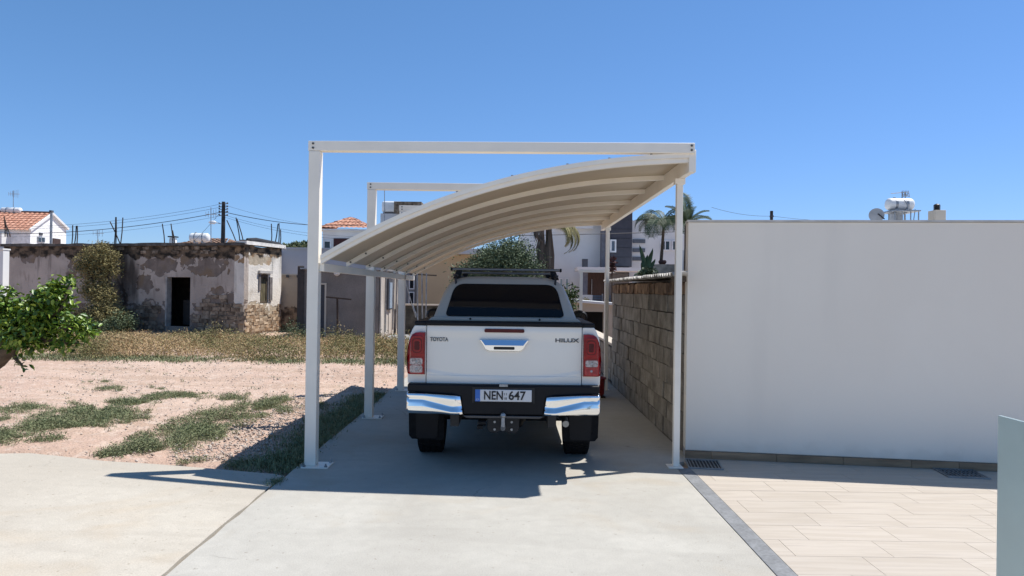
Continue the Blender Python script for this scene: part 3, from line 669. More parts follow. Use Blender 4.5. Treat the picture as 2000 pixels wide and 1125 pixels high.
# wheels
def wheel(x, y, s):
    w_ = build(MB().tube([(x - s * .06, y, .385), (x + s * .10, y, .385)], .11, 16), 'wheel', M['black'], tk)
    prof = [(.27, -.115), (.33, -.130), (.365, -.125), (.382, -.105), (.386, -.05), (.386, .05), (.382, .105), (.365, .125), (.33, .130), (.27, .115)]
    build(MB().lathe(prof, (x, y, .386), 'x', 40), 'tyre', M['rubber'], w_)
    r = MB().lathe([(.265, -.10), (.272, .118), (.25, .120), (.235, .07), (.06, .06), (.05, .07)], (x, y, .386), 'x', 32) if s > 0 else MB().lathe([(.265, .10), (.272, -.118), (.25, -.120), (.235, -.07), (.06, -.06), (.05, -.07)], (x, y, .386), 'x', 32)
    for k in range(6):
        a = k * math.pi / 3; r.beam((x + s * .10, y + .04 * math.cos(a), .386 + .04 * math.sin(a)), (x + s * .115, y + .25 * math.cos(a), .386 + .25 * math.sin(a)), .05, .03, up=(1, 0, 0))
    build(r, 'rim', M['alloy'], w_)
    tr = MB()
    for k in range(60):
        a = 2 * math.pi * k / 60
        for (x0, x1) in ((-.115, -.07), (-.05, -.005), (.01, .055), (.07, .115)):
            aa = a + (.03 if x0 in (-.05, .07) else 0); c_ = Vector((x + (x0 + x1) / 2, y + .387 * math.cos(aa), .386 + .387 * math.sin(aa)))
            t_ = Vector((0, -math.sin(aa), math.cos(aa))); n_ = Vector((0, math.cos(aa), math.sin(aa)))
            h = Vector(((x1 - x0) / 2, 0, 0)); vs = [c_ + h * i + t_ * (.014 * j) + n_ * kz for kz in (-.006, .004) for (i, j) in ((-1, -1), (1, -1), (1, 1), (-1, 1))]
            tr.add(vs, [(4, 5, 6, 7), (0, 1, 5, 4), (1, 2, 6, 5), (2, 3, 7, 6), (3, 0, 4, 7)])
    o = build(tr, 'tread', M['rubber'], w_, smooth=None); o['kind'] = 'stuff'
for (y) in (1.13, 4.215):
    for s in (-1, 1): wheel(s * .775, y, s)
# mirrors
for s in (-1, 1):
    mm = build(MB().lathe([(.03, -.05), (.10, -.04), (.125, 0), (.115, .05), (.05, .09)], (0, 0, 0), 'y', 20), 'wing_mirror', M['plastic'], tk)
    mm.location = (s * 1.02, 3.45, 1.385); mm.scale = (.95, 1, .78)
    build(MB().box(min(s * .85, s * 1.0), max(s * .85, s * 1.0), 3.46, 3.50, 1.31, 1.345), 'mirror_arm', M['plastic'], tk, bevel=.008)
    g_ = build(MB().lathe([(.085, -.006), (.085, 0)], (0, -.055, 0), 'y', 20), 'mirror_glass', M['cglass'], mm)
# roof rack: two cross bars on feet
for (y, z) in ((1.02, 1.968), (2.05, 1.955)):
    rb = build(MB().beam((-.575, y, z), (.575, y, z), .075, .030), 'roof_bar', mat('bar_alu', (.16, .16, .165), rough=.35, metal=.8), tk, bevel=.01, segs=3)
    for s in (-1, 1):
        build(MB().box(*sorted((s * .575, s * .592)), y - .042, y + .042, z - .018, z + .018), 'end_cap', M['plastic'], rb, bevel=.004)
        build(MB().prism([(s * .47, z - .016), (s * .53, z - .016), (s * .565, 1.865), (s * .49, 1.86)], y - .04, y + .04), 'rack_foot', M['plastic'], tk, bevel=.006)
for s in (-1, 1):
    build(MB().beam((s * .505, .60, 1.862), (s * .505, .655, 1.90), .02, .01), 'strap', M['black'], tk)
    build(MB().beam((s * .500, .592, 1.80), (s * .505, .60, 1.865), .018, .010), 'strap', M['black'], tk)
    build(MB().beam((s * .52, .64, 1.898), (s * .53, 2.1, 1.905), .03, .02), 'rack_rail', M['black'], tk)

# ------------------------------------------------------------ block shed on the right
sx0 = 1.935; BY0, BY1 = 7.70, 13.55
sh = thing('block_shed', 'old grey concrete block shed with corrugated roof right of the carport', 'shed', (sx0, BY0, 0))
M['block'] = mat('concrete_block', (.205, .178, .145), rough=.95, var=.22, scale=5, bump=.5, bscale=50, rnd=.14, fine=.15, col2=(.285, .26, .22))
M['mortar'] = mat('mortar', (.11, .09, .07), rough=.95, var=.35, scale=9, bump=.6, bscale=40)
M['old_brick'] = mat('old_brick', (.20, .12, .075), rough=.95, var=.4, scale=7, bump=.5, bscale=50, rnd=.3, col2=(.36, .24, .15))
MB().box(sx0, sx0 + .18, BY0, BY1, -.1, 1.90).build('wall', M['mortar'], sh)
MB().box(sx0 + .18, sx0 + 3.2, BY1 - .18, BY1, -.1, 1.90).build('wall', M['mortar'], sh)
MB().box(sx0 + 3.02, sx0 + 3.2, BY0, BY1 - .18, -.1, 1.90).build('wall', M['mortar'], sh)
def rough_box(name, m, sx, sy, sz, j=.006, seed=0):
    rr = random.Random(seed); b = MB(); b.box(-sx / 2, sx / 2, -sy / 2, sy / 2, -sz / 2, sz / 2)
    bm = bmesh.new(); me = bpy.data.meshes.new(name); me.from_pydata(b.v, [], b.f); bm.from_mesh(me)
    bmesh.ops.bevel(bm, geom=bm.edges[:], offset=min(sx, sy, sz) * .07, segments=1, affect='EDGES')
    for v in bm.verts: v.co += Vector((rr.uniform(-j, j), rr.uniform(-j, j), rr.uniform(-j, j)))
    bmesh.ops.recalc_face_normals(bm, faces=bm.faces); bm.to_mesh(me); bm.free(); me.materials.append(m); return me
blk = [rough_box('block', M['block'], .05, .402, .207, .005, s) for s in range(5)]; brk = [rough_box('brick', M['old_brick'], .06, .30, .14, .010, s) for s in range(4)]
row = 0; z = .0
H_ = .2155
for row in range(8):
    y = BY0 - (.2 if row % 2 else 0)
    while y < BY1 - .05:
        y0 = max(y, BY0); L = min(y + .412, BY1) - y0
        if L > .06:
            o = link('block', random.choice(blk), sh); o.location = (-.008 + random.uniform(-.009, .009), y0 + L / 2 - BY0, H_ * (row + .5)); o.scale = (1, L / .412, 1); o.rotation_euler = (0, random.uniform(-.01, .01), random.uniform(-.012, .012))
        y += .412
y = BY0
while y < BY1:
    L = .31; o = link('brick', random.choice(brk), sh); o.location = (-.008 + random.uniform(-.015, .01), y + L / 2 - BY0, H_ * 8 + .075); o.rotation_euler = (random.uniform(-.05, .05), 0, random.uniform(-.03, .03)); y += L
# end wall blocks (seen past the corner)
for row in range(8):
    for q in range(7):
        o = link('block', random.choice(blk), sh); o.rotation_euler = (0, 0, R(90)); o.location = (.2 + q * .412 + (.2 if row % 2 else 0), BY1 - BY0 + .008, H_ * (row + .5))
# corrugated sheets
M['asbestos'] = mat('corrugated_sheet', (.36, .34, .31), rough=.9, var=.3, scale=5, bump=.2, bscale=50, rnd=.15, col2=(.55, .53, .5))
nsh = 6; Lsh = (BY1 + .25 - BY0 + .03) / nsh
for k in range(nsh):
    y0 = BY0 - .03 + k * Lsh; rows = []
    for j in range(41):
        yy = y0 + (Lsh + .05) * j / 40; zz = 1.955 + .02 * math.sin((yy) * 2 * math.pi / .13) + .003 * (k % 2)
        rows.append([(sx0 - .17 + random.uniform(-.004, .004), yy, zz), (sx0 + 1.4, yy, zz + .05), (sx0 + 3.3, yy, zz + .02)])
    low = [[(p[0], p[1], p[2] - .010) for p in r] for r in rows]
    b = MB().grid(rows).grid(low); b.grid([[r[0] for r in rows], [r[0] for r in low]]); b.grid([rows[0], low[0]]); b.grid([rows[-1], low[-1]])
    b.build('roof_sheet', M['asbestos'], sh, smooth=60)
rows = []
for j in range(25):     # end piece of the roof lapping past the end of the white wall
    yy = 7.20 + .46 * j / 24; zz = 1.948 + .02 * math.sin(yy * 2 * math.pi / .13); rows.append([(1.69 + random.uniform(-.006, .006), yy, zz), (1.765, yy, zz + .004)])
low = [[(p[0], p[1], p[2] - .010) for p in r] for r in rows]
b = MB().grid(rows).grid(low); b.grid([[r[0] for r in rows], [r[0] for r in low]]); b.grid([[r[1] for r in rows], [r[1] for r in low]]); b.grid([rows[0], low[0]]); b.grid([rows[-1], low[-1]])
b.build('roof_sheet', M['asbestos'], sh, smooth=60)
MB().box(1.70, 1.76, 7.24, 7.69, 1.86, 1.915).build('roof_batten', M['bark'], sh)
# low block wall continuing behind the shed
lw = thing('low_wall', 'low rough block wall with pale coping running on beyond the shed', 'wall', (1.95, 13.6, 0))
MB().box(1.98, 2.14, 13.6, 19.6, -.1, .70).build('core', M['mortar'], lw)
for row in range(3):
    for q in range(15):
        o = link('block', random.choice(blk), lw); o.location = (.022 + random.uniform(-.008, .008), .2 + q * .40 + (.1 if row % 2 else -.02), H_ * (row + .5) + .02)
MB().box(1.94, 2.2, 13.6, 19.6, .70, .75).build('coping', M['cream_far'], lw, bevel=.01)
# red flower pot beside the truck
p0 = G(1173, 770); p0 = Vector((1.50, 12.0, 0)) 
pot = thing('flower_pot', 'red plastic bucket beside the rear carport post', 'bucket', (1.43, 11.9, 0))
MB().lathe([(.10, .02), (.14, .30), (.155, .30), (.155, .33), (.135, .33), (.125, .05)], (0, 0, 0), 'z', 20).build('pot', mat('red_plastic', (.25, .02, .02), rough=.4), pot, world=False)
MB().box(-.13, .13, -.13, .13, 0, .018).build('saucer', M['interior'], pot, world=False)

# ------------------------------------------------------------ background buildings
def X(px, Y, py=500): return P(px, py, Y).x
def Z(px, py, Y): return P(px, py, Y).z
def window(parent, x0, x1, z0, z1, y, frame=.06, fm=None, pm=None, mull=1, inset=.0):
    f = MB(); fm = fm or M['pvc_white']; pm = pm or M['glass_dark']
    f.box(x0, x1, y - .05, y + .02, z1 - frame, z1); f.box(x0, x1, y - .05, y + .02, z0, z0 + frame)
    f.box(x0, x0 + frame, y - .05, y + .02, z0 + frame, z1 - frame); f.box(x1 - frame, x1, y - .05, y + .02, z0 + frame, z1 - frame)
    for k in range(1, mull):
        xx = x0 + (x1 - x0) * k / mull; f.box(xx - frame * .4, xx + frame * .4, y - .045, y + .02, z0 + frame, z1 - frame)
    fo = f.build('window', fm, parent); n = max(1, mull)
    for k in range(n):
        a = x0 + frame + (x1 - x0 - 2 * frame) * k / n; b = x0 + frame + (x1 - x0 - 2 * frame) * (k + 1) / n
        MB().box(a + .003, b - .003, y - .02, y - .005, z0 + frame + .002, z1 - frame - .002).build('pane', pm, fo, smooth=None)
    return fo
def tile_roof(parent, a, b, c, d, pitch=.24, m=None, name='roof'):
    """a-b eave, d-c ridge (quad), corrugated with rows of pantiles"""
    a, b, c, d = map(Vector, (a, b, c, d)); L = (b - a).length; H = ((d + c) / 2 - (a + b) / 2).length; nrm = (b - a).cross(d - a).normalized()
    if nrm.z < 0: nrm = -nrm
    nu = int(L / pitch) * 6; nv = max(2, int(H / .36)); rows = []
    for j in range(nv):
        for e in (0, 1):
            t = (j + e) / nv; lo, hi = a.lerp(d, t), b.lerp(c, t); W = (hi - lo).length; row = []
            for i in range(nu + 1):
                s = i / nu; p = lo.lerp(hi, s); ph = ((p - a).dot((b - a).normalized())) * 2 * math.pi / pitch
                row.append(p + nrm * (.045 * abs(math.sin(ph / 2)) + (.035 if e == 0 else 0) + .03))
            rows.append(row)
    o = MB().grid(rows).build(name, m or M['red_tile'], parent, smooth=50, recalc=False); return o

# --- ruined house ---------------------------------------------------
c0 = P(475, 652, 26.0); c0.z = 0; cl = P(5, 652, 29.2); cl.z = 0; cr_ = P(548, 640, 28.4); cr_.z = 0
RH = 3.28
rd = cl - c0; rl = rd.length; rang = math.atan2(-rd.y, -rd.x)      # local +x runs left -> right along the front, origin at far left
ru = thing('ruined_house', 'derelict flat roofed stone house with peeling plaster and an open black doorway', 'ruined house', (cl.x, cl.y, 0), rang)
W2 = WM[ru.name]; inv2 = W2.inverted()
def lx(px, py=600):
    """local x of the front wall plane seen at pixel px"""
    d = (P(px, py, 1.0) - P(px, py, 0.0001)); o_ = Vector((0, 0, CAM_H)); n = Vector((-rd.y, rd.x, 0)); t = (cl - o_).dot(n) / d.dot(n); w_ = inv2 @ (o_ + d * t); return w_.x, w_.z
patches = []
for (px, py, rx, rz) in ((312, 518, 34, 17), (410, 520, 36, 20), (362, 512, 11, 14), (430, 617, 48, 42), (283, 556, 16, 17), (290, 625, 42, 34), (395, 628, 28, 30), (425, 568, 12, 9), (308, 566, 4, 4), (175, 515, 45, 30), (55, 503, 13, 12), (220, 600, 30, 60), (468, 500, 10, 16), (150, 620, 60, 28)):
    a = lx(px, py); e = lx(px + rx, py); t = lx(px, py - rz); patches.append((a[0], a[1], abs(e[0] - a[0]), abs(t[1] - a[1])))
def ruin_mat(name, els, light, grey, stone, soot_x=None, top=2.78):
    m, k = newmat(name, .95, .1); sp = k.n.new('ShaderNodeSeparateXYZ'); k.l.new(k.tc.outputs['Object'], sp.inputs[0])
    wob = k.noise(2.9, 12, dist=.9); e = k.ellipses(els, wob, 5.5)
    plaster = k.mix(k.ramp(k.noise(.9, 7, dist=.5), .35, .65), light, tuple(c * .78 for c in light))
    plaster = k.mix(k.math('MULTIPLY', k.ramp(k.noise(5, 7, stretch=(1, 1, .35)), .52, .7), .5), plaster, grey)
    g2 = k.mix(k.ramp(k.noise(3, 7), .4, .6), grey, tuple(c * .8 for c in grey))
    g2 = k.mix(k.ramp(k.noise(1.1, 5, off=(5, 0, 3)), .5, .62), g2, stone)
    c = k.mix(k.ramp(e, 1.08, 1.0), plaster, g2)
    band = k.math('ADD', k.math('SUBTRACT', sp.outputs[2], top), k.math('MULTIPLY', k.math('SUBTRACT', k.noise(2.5, 8, stretch=(1, 1, .6)), .5), .8))
    c = k.mix(k.ramp(band, -.02, .05), c, k.mix(k.ramp(k.noise(5, 9, stretch=(.6, 1, 1)), .38, .62), (.035, .03, .025), tuple(x * .8 for x in stone)))
    low = k.math('ADD', k.math('SUBTRACT', .42, sp.outputs[2]), k.math('MULTIPLY', k.math('SUBTRACT', k.noise(3, 6), .5), .7)); c = k.mix(k.math('MULTIPLY', k.ramp(low, 0, .1), .6), c, tuple(x * .6 for x in grey))
    drip = k.math('MULTIPLY', k.ramp(k.noise(3.5, 6, stretch=(1, 1, .12)), .55, .68), k.ramp(sp.outputs[2], 1.2, 2.9)); c = k.mix(k.math('MULTIPLY', drip, .55), c, (.05, .042, .035))
    if soot_x is not None:
        s = k.ellipses([soot_x], k.noise(2.6, 8, stretch=(1, 1, .3)), 4.2); c = k.mix(k.math('MULTIPLY', k.ramp(s, 1.7, .2), .8), c, (.022, .02, .02))
    k.col(c); k.bump(k.math('ADD', k.ramp(e, .9, 1.1), k.noise(14, 6)), .7, .03); return m
sx = lx(250, 560)
M['ruin_front'] = ruin_mat('ruin_plaster', patches, (.50, .425, .365), (.235, .19, .16), (.22, .16, .11), (sx[0], sx[1] + .25, .42, 1.35))
M['ruin_side'] = ruin_mat('ruin_side_plaster_sunlit', [(.5, .5, 2.6, .62), (.9, 2.75, 1.0, .18), (1.3, 2.0, .3, .2)], (.80, .74, .65), (.46, .38, .28), (.36, .24, .14), None, 2.85)  # side plaster painted lighter than the front, sunlight put into its colour
M['stone'] = mat('exposed_stone', (.17, .125, .088), rough=.95, var=.4, scale=6, bump=.6, bscale=30, rnd=.35, col2=(.31, .24, .175))
d0, dt = lx(326, 541); d1, _ = lx(372, 541); fx1 = rl
dz1 = dt; dzl = .22
def ruin_wall(b): return b.build('wall', M['ruin_front'], ru, world=False, smooth=None)
# front wall in pieces round the doorway; top edge uneven
def uneven(x0, x1, z0, zt, y0, y1, amp=.035, step=.35):
    n = max(2, int(abs(x1 - x0) / step)); top = [(x0 + (x1 - x0) * i / n, zt + random.uniform(-amp, amp)) for i in range(n + 1)]
    return MB().prism([(x1, z0), (x0, z0)] + top, y0, y1)
wb = uneven(0, d0, -.2, RH, 0, .25); wb2 = uneven(d1, fx1, -.2, RH, 0, .25); wb3 = uneven(d0, d1, dz1, RH, 0, .25)
wb.v += []; o1 = len(wb.v)
wb.add(wb2.v, wb2.f); wb.add(wb3.v, wb3.f); wb.box(d0, d1, 0, .25, -.2, dzl); ruin_wall(wb)
# door reveal, pale
fr = MB().box(d0 - .05, d0 + .012, -.015, .22, dzl, dz1 + .0).build('door_frame', mat('pale_frame', (.36, .34, .31), rough=.9, var=.2), ru, world=False)
ib = MB().box(-.0, fx1 - .35, 2.0, 2.2, -.2, RH - .3).box(d0 - 1.6, d0 - 1.3, .26, 1.99, -.2, RH - .3).box(d1 + .9, d1 + 1.2, .26, 1.99, -.2, RH - .3); ib.build('inner_wall', M['interior'], ru, world=False, smooth=None)
MB().box(.05, fx1 - .3, .05, 2.3, RH - .30, RH - .12).build('flat_roof', mat('roof_earth', (.09, .075, .06), rough=.95, var=.3, bump=.4, bscale=20), ru, world=False)
b = uneven(-.1, fx1 + .05, RH - .04, RH + .06, -.09, .25, amp=.02); b.build('roof_edge', mat('roof_edge', (.10, .09, .08), rough=.95, var=.4, scale=4, bump=.5, bscale=20), ru, world=False)
MB().box(0, .45, .251, 2.4, -.2, RH - .02).build('wall', M['ruin_front'], ru, world=False)
# broken door leaf inside
MB().box(d0 + .15, d1 - .1, .7, .75, .25, 1.2).build('door_leaf', mat('old_door', (.03, .03, .03), rough=.8), ru, world=False)
# side wall (sunlit) as its own frame
sdv = (cr_ - c0); sl = sdv.length; sang = math.atan2(sdv.y, sdv.x)
sw = MB(); wx0, wx1, wz0, wz1 = 1.02, 1.60, 1.12, 2.22
uw = uneven(0, sl, wz1, RH - .02, 0, .4); u2 = uneven(0, wx0, -.2, wz1, 0, .4, amp=0); u3 = uneven(wx1, sl, -.2, wz1, 0, .4, amp=0)
for u in (uw, u2, u3): sw.add(u.v, u.f)
sw.box(wx0, wx1, 0, .4, -.2, wz0)
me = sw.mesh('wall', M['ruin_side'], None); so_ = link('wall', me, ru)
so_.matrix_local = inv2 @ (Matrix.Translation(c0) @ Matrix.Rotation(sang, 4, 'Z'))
WMs = Matrix.Translation(c0) @ Matrix.Rotation(sang, 4, 'Z')
def side_part(b, name, m, **k):
    b.v = [tuple(inv2 @ (WMs @ Vector(v))) for v in b.v]; return b.build(name, m, ru, world=False, **k)
wn = side_part(MB().box(wx0 + .02, wx0 + .1, .04, .14, wz0 + .02, wz1 - .02).box(wx1 - .1, wx1 - .02, .04, .14, wz0 + .02, wz1 - .02).box(wx0 + .1, wx1 - .1, .04, .14, wz1 - .12, wz1 - .02).box(wx0 + .1, wx1 - .1, .04, .14, wz0 + .02, wz0 + .1), 'window_frame', mat('weathered_wood', (.10, .075, .05), rough=.9, var=.4, stretch=(6, 6, .6)), smooth=None)
for k in range(5):
    xx = wx0 + .105 + k * .076; side_part(MB().box(xx, xx + .068, .07, .10, wz0 + .1, wz1 - .13 - (.1 if k == 3 else 0)), 'shutter_slat', mat('shutter', (.13, .11, .06), rough=.9, var=.5, stretch=(6, 6, .6)), smooth=None)
side_part(MB().box(wx0 - .15, wx1 + .12, -.10, -.002, wz1 + .04, wz1 + .14), 'lintel', mat('lintel', (.45, .42, .38), rough=.9))
side_part(MB().box(wx0 - .12, wx0 - .01, -.04, .0, wz0 + .5, wz1).box(wx1 + .005, wx1 + .18, -.05, .0, wz0 + .1, wz1 - .1), 'window_surround', mat('surround', (.17, .15, .14), rough=.95, var=.3))
side_part(MB().box(-.05, sl + .1, -.12, .35, RH + .001, RH + .13), 'parapet', mat('parapet', (.70, .67, .61), rough=.9, var=.15))
tp = side_part(MB().tube([(.3, .1, RH + .20), (.9, .12, RH + .22), (1.7, .08, RH + .19), (2.35, .05, RH + .15), (2.5, -.1, RH + .02)], [.05, .09, .08, .09, .04], 8).box(.4, 2.3, 0, .5, RH + .131, RH + .2), 'tarpaulin', mat('black_tarp', (.02, .02, .022), rough=.6))
# stone / brick pieces, proud of the wall where the plaster is gone
stn = [rough_box('stone', M['stone'], .34, .05, .135, .012, 20 + s) for s in range(6)]
def exposed(x, z):
    for i in (3, 5, 6):
        cx, cz, rx, rz = patches[i]
        if ((x - cx) / rx) ** 2 + ((z - cz) / rz) ** 2 < 1.0: return True
    return False
cnt = 0
for row in range(9):
    z = .16 + row * .15; x = (row % 2) * .18
    while x < fx1 - .1:
        L = .36 + random.uniform(-.04, .05)
        if not (d0 - .25 < x + L / 2 < d1 + .2) and exposed(x + L / 2, z) and cnt < 230 and x > lx(235)[0] and random.random() < .93:
            o = link('stone', random.choice(stn), ru); o.location = (x + L / 2, -.004 + random.uniform(-.012, .012), z); o.scale = (L / .36, 1, 1 + random.uniform(-.06, .05)); o.rotation_euler = (random.uniform(-.05, .05), random.uniform(-.03, .03), 0); cnt += 1
        x += L + .012
for q in range(44):     # loose course under the roof edge
    x = lx(232)[0] + q * (fx1 - lx(232)[0]) / 44 + random.uniform(-.05, .05)
    if random.random() < .5:
        o = link('stone', random.choice(stn), ru); o.location = (x, random.uniform(-.02, .01), RH - .13 - random.choice((0, 0, .15))); o.scale = (random.uniform(.6, 1.1), 1, random.uniform(.7, 1.1)); o.rotation_euler = (0, random.uniform(-.08, .08), 0)
M['stone_sun'] = mat('sunlit_stone', (.36, .23, .13), rough=.95, var=.3, scale=6, bump=.5, bscale=30, rnd=.3, col2=(.46, .37, .27))  # lit copy of the exposed stone, sunshine painted into the base colour
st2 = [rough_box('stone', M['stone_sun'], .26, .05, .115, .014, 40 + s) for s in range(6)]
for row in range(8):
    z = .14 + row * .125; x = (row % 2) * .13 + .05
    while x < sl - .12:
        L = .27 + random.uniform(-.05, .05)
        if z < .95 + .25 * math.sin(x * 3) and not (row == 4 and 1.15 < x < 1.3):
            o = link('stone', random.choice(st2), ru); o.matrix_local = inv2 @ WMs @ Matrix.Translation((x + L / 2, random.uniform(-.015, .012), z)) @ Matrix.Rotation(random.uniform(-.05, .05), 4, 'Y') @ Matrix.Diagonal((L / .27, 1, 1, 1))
        x += L + .012

# rebar stubs on the roofs behind
def rebar(pxs, label, Y, py0=482):
    x0 = P((pxs[0][0] + pxs[-1][0]) / 2, py0, Y)
    t = thing('rebar_bundle', label, 'rebar', (x0.x, Y, x0.z), 0, 'rusty rebar stubs standing on the flat roof')
    for (px, py, qx) in pxs:
        a = P(px, py0, Y); b = P(qx, py, Y + .1); MB().tube([a, (a + b) / 2 + Vector((.02, 0, 0)), b], .022, 6).build('rod', M['rust'], t)
rebar([(10, 423, 8), (14, 430, 10), (20, 440, 12)], 'leaning trio of rebar in front of the red roof at the far left', 31, 462)
rebar([(140, 440, 142), (145, 441, 149), (150, 441, 151)], 'short trio of rebar just right of the white gabled house', 31)
rebar([(223, 424, 226), (226, 424, 227), (237, 433, 215), (235, 425, 240)], 'crossed group of four rebar rods above the dry climber', 31)
rebar([(322, 437, 317), (338, 437, 334), (342, 450, 337)], 'pair of rebar rods beside the small white chimney', 31)
rebar([(465, 430, 443), (470, 425, 461), (478, 428, 463)], 'leaning rebar rods immediately right of the tall utility pole', 31)
rebar([(530, 437, 530), (536, 437, 543), (544, 436, 545), (547, 448, 548)], 'upright rebar rods above the black tarpaulin on the parapet', 31)
# flat slab behind the ruin that carries the rebar
rb_ = thing('concrete_annex', 'flat concrete roof just showing behind the derelict stone house', 'building', (X(280, 32), 32, 0))
zz = Z(300, 478, 31)
MB().box(X(-60, 33), X(520, 31), 30.8, 34, -.2, zz - .15).build('wall', M['grey_far'], rb_)
# chimney with cowl
ch = thing('chimney', 'small white chimney with a dark cap above the roof of the derelict house', 'chimney', (X(337, 31), 31.5, zz - .15))
cx = X(337, 31.5); z0 = Z(337, 476, 31.5); z1 = Z(337, 465, 31.5)
MB().prism([(cx - .14, zz - .16), (cx + .14, zz - .16), (cx + .10, z1), (cx - .10, z1)], 31.4, 31.65).build('stack', M['white_far'], ch)
MB().box(cx - .16, cx + .16, 31.35, 31.7, z1 + .03, z1 + .08).build('cap', M['black'], ch)
MB().box(cx - .02, cx + .02, 31.5, 31.54, z1, z1 + .03).build('cap_support', M['black'], ch)
# left neighbour sliver of white wall
sv = thing('white_gatepost', 'thin bright white wall end at the left edge beside the derelict house', 'wall', (X(-20, 24), 24, 0))
MB().box(X(-60, 24), X(5, 24, 560), 24, 24.3, -.1, Z(3, 488, 24)).build('wall', M['white_far'], sv)
MB().box(X(-60, 24), X(6, 24, 560), 23.96, 24.34, Z(3, 488, 24) + .001, Z(3, 485, 24)).build('coping', M['white_far'], sv)

# --- white gabled house at far left -----------------------------------
Yh = 42; Y2 = 46.2
wh = thing('gabled_house', 'white house with red tiled roof and plain gable end at the far left', 'house', (X(60, Yh), Yh, 0))
ga, gc = P(59, 470, Yh), P(129, 470, Y2); gd = Vector((gc.x - ga.x, gc.y - ga.y, 0)); gl = gd.length; gu = gd.normalized(); gang = math.atan2(gu.y, gu.x)
ze1, ze2, Ym_ = Z(59, 445, Yh), Z(129, 448, Y2), (Yh + Y2) / 2 - .1; zr_ = Z(98, 417, Ym_); zr_ = Z(98, 417, Ym_); nin = Vector((-abs(gu.y), gu.x, 0))
def gp(u, off, z): q = Vector((ga.x, ga.y, 0)) + gu * u - Vector((gu.y, -gu.x, 0)) * off; return (q.x, q.y, z)
um = gl * .55; pr = [(0, -.1), (gl, -.1), (gl, ze2), (um, zr_ - .05), (0, ze1 - .1)]; n_ = len(pr)
MB().add([gp(u, 0, z) for u, z in pr] + [gp(u, 9, z) for u, z in pr], [tuple(range(n_)), tuple(range(2 * n_ - 1, n_ - 1, -1))] + [(i, (i + 1) % n_, n_ + (i + 1) % n_, n_ + i) for i in range(n_)]).build('wall', mat('bright_white', (.80, .80, .78), rough=.9), wh, smooth=None)
tile_roof(wh, gp(-.25, 9, ze1 - .22), gp(-.25, -.05, ze1 - .22), gp(um, -.05, zr_ + .02), gp(um, 9, zr_ + .02), .28)
MB().beam(gp(-.2, -.08, ze1 - .16), gp(um, -.08, zr_ + .02), .12, .14).beam(gp(um, -.08, zr_ + .02), gp(gl + .1, -.08, ze2 + .02), .12, .14).build('verge', M['white_far'], wh)
MB().beam(gp(um, 0, zr_ + .08), gp(um, 9, zr_ + .08), .25, .12).build('ridge', mat('ridge', (.20, .12, .09)), wh)
def gbox(px0, px1, py0, py1, name, m, pr_=.05):
    u0, u1 = [(px - 59) / 70 * gl for px in (px0, px1)]; k_ = Yh + (Y2 - Yh) * (px0 + px1 - 118) / 140; z0, z1 = Z(px0, py1, k_), Z(px0, py0, k_)
    return MB().add([gp(u, o_, z) for o_ in (-pr_, -.001) for (u, z) in ((u0, z0), (u1, z0), (u1, z1), (u0, z1))], [(0, 1, 2, 3), (4, 5, 6, 7), (0, 1, 5, 4), (1, 2, 6, 5), (2, 3, 7, 6), (3, 0, 4, 7)]).build(name, m, wh, smooth=None)
gbox(71, 85, 463, 473, 'window_frame', M['galv']); gbox(72.5, 77, 464.5, 472, 'pane', M['glass_dark'], .06); gbox(79, 83.5, 464.5, 472, 'pane', M['glass_dark'], .06)
gbox(74.5, 80.5, 454.5, 459.5, 'vent', M['dark_grey']); gbox(101, 116, 466, 480, 'shutter', M['wood_brown'])
MB().box(X(-15, Yh), X(24, Yh), Yh - .9, Yh + .58, Z(5, 478, Yh), Z(5, 457, Yh)).build('porch', M['white_far'], wh)
MB().box(X(3, Yh), X(18, Yh), Yh - .94, Yh - .902, Z(5, 478, Yh), Z(5, 459, Yh)).build('shutter', M['wood_brown'], wh)
def tank(px0, px1, py0, py1, Y, label, stand=0, m=None, group=None, name='water_tank'):
    a, b = P(px0, (py0 + py1) / 2, Y), P(px1, (py0 + py1) / 2, Y); r = (P(px0, py0, Y).z - P(px0, py1, Y).z) / 2; cz = a.z
    t = thing(name, label, 'water tank', ((a.x + b.x) / 2, Y, cz - r - stand), 0, group)
    L = b.x - a.x; e = r * .35
    MB().lathe([(r * .35, 0), (r * .8, e * .35), (r * .97, e), (r, e * 1.4), (r, L - e * 1.4), (r * .97, L - e), (r * .8, L - e * .35), (r * .35, L)], (a.x, Y, cz), 'x', 24).build('barrel', m or M['tank_white'], t, smooth=50)
    for f in (.3, .7):
        MB().lathe([(r * 1.02, -.03), (r * 1.02, .03)], (a.x + L * f, Y, cz), 'x', 24).build('strap', M['galv'], t)
        MB().box(a.x + L * f - .04, a.x + L * f + .04, Y - r * .8, Y + r * .8, cz - r - .05, cz - r * .75).build('cradle', M['galv'], t)
    MB().lathe([(r * .22, 0), (r * .22, r * .15), (r * .1, r * .2)], (a.x + L * .3, Y, cz + r * .96), 'z', 12).build('lid', M['galv'], t)
    return t, a, b, r, cz, L
tank(3, 42, 405, 416.5, 44, 'white cylindrical water tank on the ridge of the red tiled roof at far left')
